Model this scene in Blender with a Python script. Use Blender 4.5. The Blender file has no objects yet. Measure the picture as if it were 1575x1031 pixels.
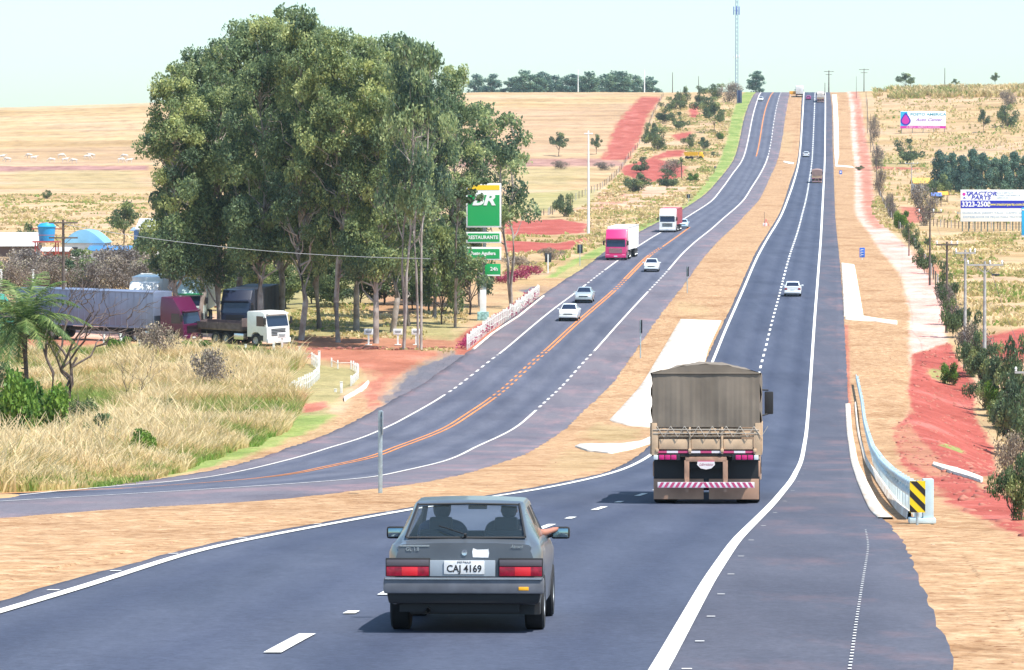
import bpy, bmesh, math, random
import numpy as np
from mathutils import Vector, Matrix, Euler
C = bpy.context.scene.collection
R = math.radians
rng = np.random.default_rng(7); random.seed(7)

# ------------------------------------------------------------------ camera, sky, sun, exposure
F, CX, Y0 = 6000.0, 787.5, 300.0            # focal length in photo pixels, image centre, eye level row
PITCH = math.atan((515.5 - Y0) / F)
cd = bpy.data.cameras.new('Camera'); cam = bpy.data.objects.new('Camera', cd); C.objects.link(cam)
cd.sensor_width = 36.0; cd.lens = 36.0 * F / 1575.0; cd.clip_start = 1.0; cd.clip_end = 12000.0
cam.location = (0, 0, 0); cam.rotation_euler = (R(90) - PITCH, 0, 0)
bpy.context.scene.camera = cam
w = bpy.data.worlds.new('World'); bpy.context.scene.world = w; w.use_nodes = True
nt = w.node_tree; bg = nt.nodes['Background']; sky = nt.nodes.new('ShaderNodeTexSky')
SUNV = Vector((0.36, -0.27, 0.89)).normalized()
sky.sky_type = 'NISHITA'; sky.sun_disc = False
sky.sun_elevation = math.asin(SUNV.z); sky.sun_rotation = math.atan2(SUNV.x, SUNV.y)
sky.altitude = 300; sky.air_density = 1.0; sky.dust_density = 1.2; sky.ozone_density = 2.0
tnt = nt.nodes.new('ShaderNodeMix'); tnt.data_type = 'RGBA'; tnt.blend_type = 'MULTIPLY'; tnt.inputs[0].default_value = 1; tnt.inputs[7].default_value = (.87, .99, .97, 1)
nt.links.new(sky.outputs[0], tnt.inputs[6]); nt.links.new(tnt.outputs[2], bg.inputs[0]); bg.inputs[1].default_value = 0.15
sd = bpy.data.lights.new('Sun', 'SUN'); sd.energy = 4.8; sd.angle = R(0.5); sd.color = (1.0, 0.955, 0.88)
so = bpy.data.objects.new('Sun', sd); C.objects.link(so)
so.rotation_euler = SUNV.to_track_quat('Z', 'Y').to_euler(); so.location = (60, 20, 80)
vs = bpy.context.scene.view_settings
vs.view_transform = 'Standard'; vs.look = 'None'; vs.gamma = 1.0; vs.use_curve_mapping = False; vs.exposure = 0.70

# ------------------------------------------------------------------ noise helpers
def _h(ix, iy, s):
    n = (ix.astype(np.int64) * 374761393 + iy.astype(np.int64) * 668265263 + s * 974711) & 0x7fffffff
    n = ((n ^ (n >> 13)) * 1274126177) & 0x7fffffff
    return ((n ^ (n >> 16)) & 0xffff) / 65535.0
def vnoise(x, y, s=0):
    x = np.asarray(x, float); y = np.asarray(y, float)
    ix = np.floor(x); iy = np.floor(y); fx = x - ix; fy = y - iy
    fx = fx * fx * (3 - 2 * fx); fy = fy * fy * (3 - 2 * fy)
    a = _h(ix, iy, s); b = _h(ix + 1, iy, s); c = _h(ix, iy + 1, s); d = _h(ix + 1, iy + 1, s)
    return (a * (1 - fx) + b * fx) * (1 - fy) + (c * (1 - fx) + d * fx) * fy
def fbm(x, y, s=0, o=3):
    v = 0; a = 0.5
    for k in range(o):
        v = v + a * vnoise(x * 2 ** k, y * 2 ** k, s + k); a *= 0.5
    return v / (1 - 0.5 ** o)
def sstep(a, b, x):
    t = np.clip((x - a) / (b - a), 0, 1); return t * t * (3 - 2 * t)

# ------------------------------------------------------------------ terrain: a valley the road dips through and climbs out of
def pchip(xs, ys):
    xs = np.array(xs, float); ys = np.array(ys, float); h = np.diff(xs); d = np.diff(ys) / h
    m = np.zeros(len(xs)); m[0] = d[0]; m[-1] = d[-1]
    for i in range(1, len(xs) - 1):
        if d[i-1] * d[i] > 0:
            w1 = 2 * h[i] + h[i-1]; w2 = h[i] + 2 * h[i-1]; m[i] = (w1 + w2) / (w1 / d[i-1] + w2 / d[i])
    def f(x):
        x = np.asarray(x, float); i = np.clip(np.searchsorted(xs, x) - 1, 0, len(xs) - 2)
        t = (x - xs[i]) / h[i]; tc = np.clip(t, 0, 1)
        v = ((1 + 2*tc) * (1-tc)**2 * ys[i] + tc * (1-tc)**2 * h[i] * m[i] + tc**2 * (3-2*tc) * ys[i+1] + tc**2 * (tc-1) * h[i] * m[i+1])
        v = np.where(x < xs[0], ys[0] + (x - xs[0]) * m[0], v)
        return np.where(x > xs[-1], ys[-1] + (x - xs[-1]) * m[-1], v)
    return f
_pl = lambda d: -2.35 - 0.0526 * d
prof = pchip([0, 40, 80, 110, 179, 225, 257, 291, 330, 385, 465, 631, 833, 937, 1040, 1140, 1220, 1304, 1350, 1400, 1500, 1700, 2000, 2700],
             [_pl(0), _pl(40), _pl(80), _pl(110), -11.75, -13.0, -12.95, -12.15, -11.0, -9.6, -7.75, -5.0, 0.2, 3.6, 8.6, 16.0, 23.4, 31.0, 34.6, 36.7, 37.5, 34.5, 30, 18])
XR = None                                    # x of the old road's near edge line, set below (bank of the bend)
def gz(X, Y):
    X = np.asarray(X, float); Y = np.asarray(Y, float)
    z = prof(Y)
    far = sstep(850, 1400, Y)
    z = z + far * np.where(X < -10, -4.8 * np.clip((-10 - X) / 150, 0, 1.3), 3.4 * np.clip((X - 118) / 70, 0, 1.3))
    # ditch beside the new road on the right
    edge = np.interp(Y, [30, 62, 90, 130, 190, 260, 420, 600], [6.8, 9.5, 11.0, 15.5, 20, 25, 40, 52])
    z = z - 1.9 * sstep(0, 6, X - edge) * sstep(45, 80, Y) * (1 - sstep(210, 330, Y))
    if XR is not None:
        z = z - 0.05 * np.clip(XR(Y) - X, 0, 8) * sstep(75, 95, Y) * (1 - sstep(140, 185, Y))
    return z
_cp, _sp = math.cos(PITCH), math.sin(PITCH)
_YS = np.concatenate([np.geomspace(15, 2600, 5000)])
def at(px, py):
    """world point on the ground seen at photo pixel (px, py)"""
    u = (px - CX) / F; v = (515.5 - py) / F
    d = np.array([u, _cp + v * _sp, v * _cp - _sp]); d = d / d[1]
    g = d[2] * _YS - gz(d[0] * _YS, _YS)
    k = np.nonzero(g <= 0)[0]
    if len(k) == 0:
        k = np.argmin(g); return np.array([d[0] * _YS[k], _YS[k], float(gz(d[0]*_YS[k], _YS[k]))])
    k = k[0]
    t = _YS[0] if k == 0 else _YS[k-1] + (_YS[k] - _YS[k-1]) * g[k-1] / (g[k-1] - g[k])
    return np.array([d[0] * t, t, float(gz(d[0] * t, t))])
def ppm(Y): return F / Y                      # photo pixels per metre at depth Y
def atD(px, D):
    x = (px - CX) / F * D; return np.array([x, D, float(gz(x, D))])
def curve(pts):
    """polyline of photo pixels -> smooth X(Y) on the ground"""
    P = np.array([at(*p) for p in pts]); P = P[np.argsort(P[:, 1])]
    keep = [0]
    for i in range(1, len(P)):
        if P[i, 1] > P[keep[-1], 1] * 1.004: keep.append(i)
    P = P[keep]
    ys = np.geomspace(P[0, 1], P[-1, 1], 500); xs = np.interp(ys, P[:, 1], P[:, 0])
    k = 15; e = np.pad(xs, k, mode='reflect', reflect_type='odd'); xs = np.convolve(e, np.hanning(2*k+3)[1:-1] / np.hanning(2*k+3).sum(), 'valid')
    s0 = (xs[12] - xs[0]) / (ys[12] - ys[0]); s1 = (xs[-1] - xs[-12]) / (ys[-1] - ys[-12])
    def f(Y):
        Y = np.asarray(Y, float); v = np.interp(Y, ys, xs)
        v = np.where(Y < ys[0], xs[0] + (Y - ys[0]) * s0, v)
        return np.where(Y > ys[-1], xs[-1] + (Y - ys[-1]) * s1, v)
    return f

# ------------------------------------------------------------------ materials
MATS = {}
def mat(name, col, rough=0.6, metal=0.0, spec=0.5, noise=0.0, nscale=3.0, bump=0.0, bscale=40.0, coat=0.0, alpha=None, emit=None, col2=None):
    if name in MATS: return MATS[name]
    m = bpy.data.materials.new(name); m.use_nodes = True; n = m.node_tree.nodes; l = m.node_tree.links
    b = n['Principled BSDF']; b.inputs['Base Color'].default_value = (*col, 1); b.inputs['Roughness'].default_value = rough
    b.inputs['Metallic'].default_value = metal; b.inputs['Specular IOR Level'].default_value = spec
    b.inputs['Coat Weight'].default_value = coat
    tc = n.new('ShaderNodeTexCoord')
    if noise > 0 or col2:
        t = n.new('ShaderNodeTexNoise'); t.inputs['Scale'].default_value = nscale; t.inputs['Detail'].default_value = 5
        l.new(tc.outputs['Object'], t.inputs['Vector'])
        r = n.new('ShaderNodeValToRGB'); l.new(t.outputs[0], r.inputs[0])
        c2 = col2 or tuple(max(0, c * (1 - noise)) for c in col); c1 = col if col2 else tuple(min(1, c * (1 + noise * .5)) for c in col)
        r.color_ramp.elements[0].color = (*c2, 1); r.color_ramp.elements[1].color = (*c1, 1)
        r.color_ramp.elements[0].position = .35; r.color_ramp.elements[1].position = .65
        l.new(r.outputs[0], b.inputs['Base Color'])
    if bump > 0:
        t2 = n.new('ShaderNodeTexNoise'); t2.inputs['Scale'].default_value = bscale; t2.inputs['Detail'].default_value = 4
        l.new(tc.outputs['Object'], t2.inputs['Vector'])
        bp = n.new('ShaderNodeBump'); bp.inputs['Strength'].default_value = bump; bp.inputs['Distance'].default_value = .02
        l.new(t2.outputs[0], bp.inputs['Height']); l.new(bp.outputs[0], b.inputs['Normal'])
    MATS[name] = m; return m
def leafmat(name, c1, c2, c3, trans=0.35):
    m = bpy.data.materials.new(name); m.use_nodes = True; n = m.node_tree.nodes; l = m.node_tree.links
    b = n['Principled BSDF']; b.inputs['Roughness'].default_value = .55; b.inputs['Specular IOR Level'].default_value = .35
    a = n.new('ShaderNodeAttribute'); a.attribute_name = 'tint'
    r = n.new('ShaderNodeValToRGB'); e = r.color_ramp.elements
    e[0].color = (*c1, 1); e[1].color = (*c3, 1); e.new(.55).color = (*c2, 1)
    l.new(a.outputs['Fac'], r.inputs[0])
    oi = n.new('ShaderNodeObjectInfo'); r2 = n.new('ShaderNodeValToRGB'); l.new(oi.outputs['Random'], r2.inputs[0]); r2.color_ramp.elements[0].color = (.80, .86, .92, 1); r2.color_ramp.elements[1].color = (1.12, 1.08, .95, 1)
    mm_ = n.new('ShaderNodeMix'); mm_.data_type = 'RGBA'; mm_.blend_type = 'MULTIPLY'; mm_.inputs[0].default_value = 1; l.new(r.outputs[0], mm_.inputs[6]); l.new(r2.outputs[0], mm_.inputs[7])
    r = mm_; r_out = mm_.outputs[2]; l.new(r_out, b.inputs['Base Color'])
    t = n.new('ShaderNodeBsdfTranslucent'); l.new(r_out, t.inputs['Color'])
    mx = n.new('ShaderNodeMixShader'); mx.inputs[0].default_value = trans
    l.new(b.outputs[0], mx.inputs[1]); l.new(t.outputs[0], mx.inputs[2])
    l.new(mx.outputs[0], n['Material Output'].inputs['Surface'])
    MATS[name] = m; return m
def glassmat():
    m = bpy.data.materials.new('window_glass'); m.use_nodes = True; n = m.node_tree.nodes; l = m.node_tree.links
    tr = n.new('ShaderNodeBsdfTransparent'); tr.inputs[0].default_value = (.98, 1, 1, 1)
    g = n.new('ShaderNodeBsdfGlossy'); g.inputs['Roughness'].default_value = .03; g.inputs[0].default_value = (.9, .95, 1, 1)
    lyr = n.new('ShaderNodeLayerWeight'); lyr.inputs[0].default_value = .5; pw_ = n.new('ShaderNodeMath'); pw_.operation = 'POWER'; pw_.inputs[1].default_value = 4; l.new(lyr.outputs['Facing'], pw_.inputs[0])
    fr = n.new('ShaderNodeMath'); fr.operation = 'MULTIPLY_ADD'; fr.inputs[1].default_value = .5; fr.inputs[2].default_value = .05; l.new(pw_.outputs[0], fr.inputs[0])
    mx = n.new('ShaderNodeMixShader'); l.new(fr.outputs[0], mx.inputs[0]); l.new(tr.outputs[0], mx.inputs[1]); l.new(g.outputs[0], mx.inputs[2])
    df = n.new('ShaderNodeBsdfDiffuse'); df.inputs[0].default_value = (.42, .60, .64, 1); m2 = n.new('ShaderNodeMixShader'); m2.inputs[0].default_value = .025  # faint pale diffuse film put in for sky reflection and haze
    l.new(mx.outputs[0], m2.inputs[1]); l.new(df.outputs[0], m2.inputs[2]); l.new(m2.outputs[0], n['Material Output'].inputs['Surface']); MATS['window_glass'] = m; return m
GLASS = glassmat()
DGLASS = mat('dark_glass', (.012, .02, .045), .06, 0, .8)
TYRE = mat('tyre_rubber', (.018, .018, .02), .85, noise=.3)
BLACK = mat('black_plastic', (.012, .012, .014), .6)
STEEL = mat('galvanised_steel', (.50, .60, .64), .42, .6, noise=.25, nscale=8)
CHROME = mat('chrome', (.6, .62, .65), .2, .9)
ALLOY = mat('painted_rim', (.42, .43, .44), .35, .7)
WHITE = mat('white_paint', (.80, .80, .78), .35, noise=.06, coat=.3)
TRED = mat('tail_light_red', (.30, .008, .028), .2, noise=.4, nscale=18)
TWHITE = mat('clear_lens', (.65, .68, .70), .15)
AMBER = mat('amber_lens', (.9, .42, .02), .3)
WOODPOLE = mat('weathered_pole_wood', (.13, .10, .085), .9, noise=.4, nscale=2)
CONCPOLE = mat('concrete_pole', (.42, .41, .40), .8, noise=.25, nscale=3)
BARK = mat('pale_eucalyptus_bark', (.46, .40, .36), .85, col2=(.22, .17, .14), nscale=1.2, bump=.4, bscale=6)
BARKD = mat('dark_bark', (.16, .12, .10), .9, col2=(.07, .05, .045), nscale=3, bump=.4, bscale=8)
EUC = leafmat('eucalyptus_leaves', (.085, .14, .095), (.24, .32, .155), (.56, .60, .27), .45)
EUCB = leafmat('hazed_eucalyptus_leaves', (.08, .15, .13), (.13, .24, .18), (.24, .34, .22))  # bluer than the near leaves: distance haze put into the leaf colour
BUSHM = leafmat('bush_leaves', (.06, .10, .055), (.15, .21, .09), (.34, .38, .15))
GREENM = leafmat('lush_leaves', (.03, .08, .015), (.09, .20, .03), (.25, .38, .06))
DRYB = leafmat('dry_scrub_twigs', (.16, .13, .12), (.26, .21, .18), (.40, .34, .24), .2)
GRASSM = leafmat('dry_tall_grass', (.20, .32, .06), (.64, .48, .24), (.90, .75, .50), .45)
PALM = leafmat('palm_fronds', (.05, .10, .03), (.12, .20, .05), (.32, .38, .14), .35)

# ------------------------------------------------------------------ object helpers
def link(o, parent=None):
    C.objects.link(o)
    if parent is not None: o.parent = parent
    return o
def tag(o, label=None, cat=None, group=None, kind=None):
    if label: o['label'] = label
    if cat: o['category'] = cat
    if group: o['group'] = group
    if kind: o['kind'] = kind
    return o
def empty(name, loc=(0, 0, 0), rot=(0, 0, 0)):
    o = bpy.data.objects.new(name, None); o.empty_display_size = .3; o.location = loc; o.rotation_euler = rot; return link(o)
def npmesh(name, V, Fc, m, parent=None, tint=None, smooth=False, mi=None):
    V = np.asarray(V, np.float32).reshape(-1, 3); Fc = np.asarray(Fc, np.int32); k = Fc.shape[1]
    me = bpy.data.meshes.new(name); me.vertices.add(len(V)); me.vertices.foreach_set('co', V.ravel())
    me.loops.add(Fc.size); me.loops.foreach_set('vertex_index', Fc.ravel())
    me.polygons.add(len(Fc)); me.polygons.foreach_set('loop_start', np.arange(0, Fc.size, k, dtype=np.int32))
    for q in (m if isinstance(m, list) else [m]): me.materials.append(q)
    if mi is not None: me.polygons.foreach_set('material_index', np.asarray(mi, np.int32))
    if smooth: me.polygons.foreach_set('use_smooth', np.ones(len(Fc), bool))
    if tint is not None:
        a = me.attributes.new('tint', 'FLOAT', 'POINT'); a.data.foreach_set('value', np.asarray(tint, np.float32))
    me.update(calc_edges=True); me.validate()
    return link(bpy.data.objects.new(name, me), parent)
class MB:
    """collects faces for one mesh"""
    def __init__(s): s.v = []; s.f = []; s.mi = []; s.cur = 0
    def add(s, vs, fs, M=None):
        o = len(s.v)
        s.v += [tuple(M @ Vector(p)) if M is not None else tuple(p) for p in vs]
        s.f += [tuple(i + o for i in f) for f in fs]; s.mi += [s.cur] * len(fs); return s
    def box(s, c, d, bev=0.0, M=None, taper=(1, 1)):
        x, y, z = [q / 2 for q in d]
        tx, ty = taper
        if bev <= 0:
            vs = [(c[0] + sx * x * (tx if sz > 0 else 1), c[1] + sy * y * (ty if sz > 0 else 1), c[2] + sz * z) for sz in (-1, 1) for sy in (-1, 1) for sx in (-1, 1)]
            return s.add(vs, [(0, 2, 3, 1), (4, 5, 7, 6), (0, 1, 5, 4), (2, 6, 7, 3), (0, 4, 6, 2), (1, 3, 7, 5)], M)
        bm = bmesh.new(); bmesh.ops.create_cube(bm, size=1)
        for v in bm.verts:
            t = v.co.z > 0
            v.co = Vector((c[0] + v.co.x * d[0] * (tx if t else 1), c[1] + v.co.y * d[1] * (ty if t else 1), c[2] + v.co.z * d[2]))
        bmesh.ops.bevel(bm, geom=bm.edges[:], offset=bev, segments=2, affect='EDGES', profile=.6)
        return s.bm(bm, M)
    def bm(s, bm, M=None):
        bm.verts.index_update(); s.add([v.co.copy() for v in bm.verts], [[v.index for v in f.verts] for f in bm.faces], M); bm.free(); return s
    def prism(s, prof, x0, x1, bev=0.0, M=None):
        """outline in (y,z) extruded along x"""
        bm = bmesh.new(); a = [bm.verts.new((x0, p[0], p[1])) for p in prof]; b = [bm.verts.new((x1, p[0], p[1])) for p in prof]
        bm.faces.new(a); bm.faces.new(b[::-1]); n = len(prof)
        for i in range(n): bm.faces.new((a[i], b[i], b[(i+1) % n], a[(i+1) % n]))
        bmesh.ops.recalc_face_normals(bm, faces=bm.faces[:])
        if bev > 0: bmesh.ops.bevel(bm, geom=bm.edges[:], offset=bev, segments=2, affect='EDGES', profile=.6)
        return s.bm(bm, M)
    def tube(s, pts, rad, n=8, cap=True, M=None):
        pts = [Vector(p) for p in pts]; rad = rad if isinstance(rad, (list, tuple)) else [rad] * len(pts)
        vs = []; fs = []
        for i, p in enumerate(pts):
            t = (pts[min(i+1, len(pts)-1)] - pts[max(i-1, 0)]).normalized()
            u = t.cross(Vector((0, 0, 1)));
            if u.length < .05: u = t.cross(Vector((0, 1, 0)))
            u.normalize(); v = t.cross(u)
            for k in range(n):
                a = 2 * math.pi * k / n; vs.append(p + (u * math.cos(a) + v * math.sin(a)) * rad[i])
        for i in range(len(pts) - 1):
            for k in range(n):
                fs.append((i*n + k, i*n + (k+1) % n, (i+1)*n + (k+1) % n, (i+1)*n + k))
        if cap: fs.append(tuple(range(n))[::-1]); fs.append(tuple((len(pts)-1)*n + k for k in range(n)))
        return s.add(vs, fs, M)
    def lathe(s, prof, n=20, axis='x', c=(0, 0, 0), M=None):
        """profile (along axis, radius)"""
        vs = []; fs = []; m = len(prof)
        for k in range(n):
            a = 2 * math.pi * k / n; ca, sa = math.cos(a), math.sin(a)
            for (h, r) in prof:
                p = {'x': (h, r*ca, r*sa), 'y': (r*ca, h, r*sa), 'z': (r*ca, r*sa, h)}[axis]
                vs.append((p[0]+c[0], p[1]+c[1], p[2]+c[2]))
        for k in range(n):
            for i in range(m - 1):
                fs.append((k*m + i, k*m + i+1, ((k+1) % n)*m + i+1, ((k+1) % n)*m + i))
        return s.add(vs, fs, M)
    def quad(s, a, b, c, d): return s.add([a, b, c, d], [(0, 1, 2, 3)])
    def build(s, name, m, parent=None, smooth=True, ang=35, normals=True):
        me = bpy.data.meshes.new(name); me.from_pydata([tuple(v) for v in s.v], [], s.f)
        for q in (m if isinstance(m, list) else [m]): me.materials.append(q)
        for p, i in zip(me.polygons, s.mi): p.material_index = i
        if normals:
            bm = bmesh.new(); bm.from_mesh(me); bmesh.ops.recalc_face_normals(bm, faces=bm.faces[:]); bm.to_mesh(me); bm.free()
        if smooth:
            me.polygons.foreach_set('use_smooth', [True] * len(me.polygons)); me.set_sharp_from_angle(angle=R(ang))
        return link(bpy.data.objects.new(name, me), parent)
def copy_tree(o, parent=None):
    c = o.copy(); C.objects.link(c); c.parent = parent
    if parent is not None: c.matrix_parent_inverse = o.matrix_parent_inverse
    for ch in list(o.children): copy_tree(ch, c)
    return c
def text(name, s, size, m, parent, M, extrude=.004, shear=0.0, bold=0.0, align='CENTER', sx=1.0):
    cu = bpy.data.curves.new(name, 'FONT'); cu.body = s; cu.size = size; cu.extrude = extrude; cu.shear = shear; cu.offset = bold
    cu.align_x = align; cu.align_y = 'CENTER'; cu.resolution_u = 3
    to = bpy.data.objects.new(name, cu); C.objects.link(to); bpy.context.view_layer.update()
    dg = bpy.context.evaluated_depsgraph_get(); me = bpy.data.meshes.new_from_object(to.evaluated_get(dg))
    bpy.data.objects.remove(to); me.name = name; me.transform(M @ Matrix.Diagonal((sx, 1, 1, 1))); me.materials.clear(); me.materials.append(m)
    return link(bpy.data.objects.new(name, me), parent)
FACE_BACK = Matrix.Rotation(R(90), 4, 'X')     # text standing upright, read from -Y
def T(x, y, z): return Matrix.Translation((x, y, z))
def ordinal(i, n, side='left'):
    w_ = ['first', 'second', 'third', 'fourth', 'fifth', 'sixth', 'seventh', 'eighth', 'ninth', 'tenth', 'eleventh', 'twelfth', 'thirteenth', 'fourteenth', 'fifteenth', 'sixteenth', 'seventeenth', 'eighteenth', 'nineteenth', 'twentieth', 'twenty first', 'twenty second', 'twenty third', 'twenty fourth', 'twenty fifth', 'twenty sixth']
    return 'leftmost' if i == 0 else ('rightmost' if i == n - 1 else w_[i] + ' from the left')
# ------------------------------------------------------------------ road lines read from the photograph, laid on the terrain
L_RIGHTLINE = [(1198.4,149.4),(1192.6,168.8),(1188.7,198),(1185.8,217.3),(1181.9,240.6),(1171,264),(1157.6,285),(1144,308.5),(1119.8,330),(1112.9,335),(1074,368),(1048.8,391),(1029.4,414.5),(996.4,449.4),(949.9,500),(914.8,539.7),(879.9,576.6),(858.5,600),(823,633),(762.5,674),(722.9,692.7),(653,718),(588,733),(560,738),(400,749),(258,758),(163,763),(0,773)]
XR_flat = curve(L_RIGHTLINE); XR = XR_flat
L_leftline = curve([(1165.4,153),(1158.6,172.7),(1152.8,203.7),(1148,227),(1143,246.4),(1126.6,265.8),(1111,289),(1095.5,309.5),(1087.6,314.6),(1064.4,329),(1050.8,337.8),(1008,362),(975,383.4),(948,403),(924.6,420),(901.3,437.8),(880,455),(854.7,472.8),(815.8,504.8),(771.2,542.6),(732.4,571.7),(697.5,598),(678.7,612.4),(629.8,640),(585.6,661),(560,673),(495,694),(400,719),(300,737.6),(258,743),(195.5,747.6)])
L_mid = curve([(1185.8,146.5),(1177,165),(1171,198),(1167.3,223),(1163.4,241.6),(1150,267),(1128.5,302.7),(1080,335),(1058.5,350.5),(1015.8,381.5),(996.4,395),(977,414.5),(944,448.5),(889.6,495),(843,537.8),(804,571.7),(775,598),(760,612),(711,643.8),(653,672.9),(588,698.5),(560,707.8),(509,717),(400,737),(300,746),(200,752)])
L_rightline = XR_flat
L_ledge = curve([(1157.6,148.4),(1146,172.7),(1138,211.5),(1131.4,240.6),(1107,273.6),(1083.8,300),(1045,325),(1006,344.6),(960,368),(930.5,387),(903,409.7),(874,427),(842,449),(810,470),(786.7,487),(757.6,510.6),(718.8,543.6),(665,580),(610,612),(549,646),(503,667),(454,686),(400,706),(300,729),(244,737),(198,744)])
L_redge = curve([(1213.9,147.5),(1208,174.6),(1204,207.6),(1196.4,244.5),(1182.9,273.6),(1167.3,308.5),(1147.9,328),(1109,366),(1074,406.7),(1050.8,439.7),(1023.6,472.7),(1004.2,500),(980,535.8),(951.7,576.6),(932,600),(895,634),(860,665.5),(816,695),(769.5,711),(704,732),(641.5,745),(560,753),(391,774),(249,777),(142,786),(0,797)])
R_leftline = curve([(1236.2,146.5),(1235.2,163),(1232.3,207.6),(1229.4,246.4),(1222.6,271.7),(1212,304.7),(1202.3,330),(1184.8,359),(1163.4,398),(1146,438.7),(1126.6,483),(1107,528),(1094,561.5),(1070,610),(1046,655),(1007,695.4),(985,710),(947,727.4),(912,737.6),(860,748.2),(804.4,759),(746,767),(629.8,786),(560,798.7),(444.4,820),(320,844.9),(249,866),(142,901.8),(0,944.4)])
R_dash = curve([(1253.3,151),(1251.7,182),(1250.2,217),(1248.4,254),(1245,270),(1240,305),(1233.3,330),(1222.6,369),(1214,394),(1203,435),(1195.5,466),(1186.7,495),(1181,522),(1178,531.5),(1168,571),(1140,650),(1110,700),(1040,745),(970,768),(940,778),(870,801),(710,860),(600,912),(543,946),(470,979.6),(419,1009)])
R_rightline = curve([(1269.2,143.6),(1269,188),(1268.2,246),(1266.3,285),(1264,330),(1261.4,378.5),(1257.6,427),(1253.7,475.5),(1250,529),(1246,588),(1241.6,646),(1234.4,698.7),(1218.4,739.5),(1187.8,777),(1150,815),(1131,834),(1089.6,896),(1017.8,1026.7)])
R_ledge = curve([(1233,146.5),(1230.4,207.6),(1226.5,248),(1215.8,275.5),(1200,326),(1184.8,351),(1165.4,382),(1142,433),(1117.8,487),(1096.5,528),(1084,560),(1058,608),(1032,650),(1007,680),(991,692.5),(961.9,712.8),(927,730),(860,743.6),(746,763.6),(630,782),(560,792.9),(444,814.7),(355.6,829),(266.7,852),(142,884.5),(71,905),(0,928)])
R_redge = curve([(1277,144.6),(1280,169),(1280,227),(1281.8,254),(1282.8,295),(1284,330),(1288.6,378.5),(1292.5,417),(1295.4,456),(1299.5,529),(1303,588),(1304,626),(1308.6,690),(1318.7,739.5),(1336,777),(1365,803.5),(1377,822),(1391.8,838),(1414.5,894.5),(1441,958.7),(1471,1026.7)])
RY = np.concatenate([np.arange(16, 130, .8), np.geomspace(130, 1800, 520)])
def bankz(X, Y): return gz(X, Y)

# ------------------------------------------------------------------ ground sheet with material zones
def inpoly(X, Y, P):
    P = np.asarray(P, float); r = np.zeros(X.shape, bool); j = len(P) - 1
    for i in range(len(P)):
        xi, yi = P[i]; xj, yj = P[j]
        if yi != yj:
            c = ((yi > Y) != (yj > Y)) & (X < (xj - xi) * (Y - yi) / (yj - yi) + xi); r ^= c
        j = i
    return r
def W(pts): return np.array([at(*p)[:2] for p in pts])
tn = np.concatenate([-np.geomspace(1.3, .147, 34), np.linspace(-.145, .145, 640), np.geomspace(.147, 1.3, 34)])
gy = np.concatenate([np.linspace(-30, 14, 12), np.geomspace(15, 2700, 1120)])
GX, GY = np.meshgrid(tn, gy); GX = GX * np.maximum(GY, 15.0)
GZ = gz(GX, GY)
def dilpoly(fl, fr, m=0.0): return (GX > fl(GY) - m) & (GX < fr(GY) + m) & (GY < 1800)
onroad = dilpoly(L_ledge, L_redge, -.12) | dilpoly(R_ledge, R_redge, -.12)
nearroad = dilpoly(L_ledge, L_redge, .8) | dilpoly(R_ledge, R_redge, .8)
median = (GX > L_ledge(GY)) & (GX < R_redge(GY) + 6) & (GY < 1800)
bumpy = np.where(nearroad, 0.0, np.where(median, .3, 1.0))
GZ = GZ + bumpy * ((fbm(GX / 6, GY / 9, 3) - .5) * .35 + (fbm(GX / .9, GY / 1.4, 9) - .5) * .08) * np.where(np.abs(GX) > 0, 1, 1)
GZ = GZ - np.where(onroad, .16, 0)
zones = {k: np.zeros(GX.shape) for k in ('red', 'green', 'straw', 'worn', 'pale', 'plough', 'brown', 'olive')}
def paint(zone, pts, soft=.4, amt=1.0, world=False):
    P = np.asarray(pts, float) if world else W(pts)
    lo = P.min(0) - 4 * soft - 1; hi = P.max(0) + 4 * soft + 1
    m = (GX > lo[0]) & (GX < hi[0]) & (GY > lo[1]) & (GY < hi[1]); X = GX[m]; Y = GY[m]
    acc = np.zeros(X.shape); K = 5
    sc = np.maximum(soft, .0)
    for k in range(K):
        a = 2 * math.pi * k / K
        nx = (fbm(X / (2.2 * sc + .6), Y / (6 * sc + 1.5), 20 + k) - .5) * 3 * sc; ny = (fbm(X / (2.2 * sc + .6), Y / (6 * sc + 1.5), 40 + k) - .5) * 8 * sc
        acc += inpoly(X + nx + math.cos(a) * sc * .3, Y + ny + math.sin(a) * sc, P)
    v = zones[zone]; vm = v[m]; nv = np.maximum(vm, acc / K * amt)
    for q in zones:
        if q != zone: t = zones[q]; t[m] = t[m] * (1 - acc / K * amt)
    v[m] = nv
def strip(zone, fl, fr, y0, y1, ol=0, orr=0, soft=.25, amt=1.0):
    ys = np.geomspace(y0, y1, 60); P = np.concatenate([np.stack([fl(ys) + ol, ys], 1), np.stack([fr(ys) + orr, ys], 1)[::-1]])
    paint(zone, P, soft, amt, world=True)
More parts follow.
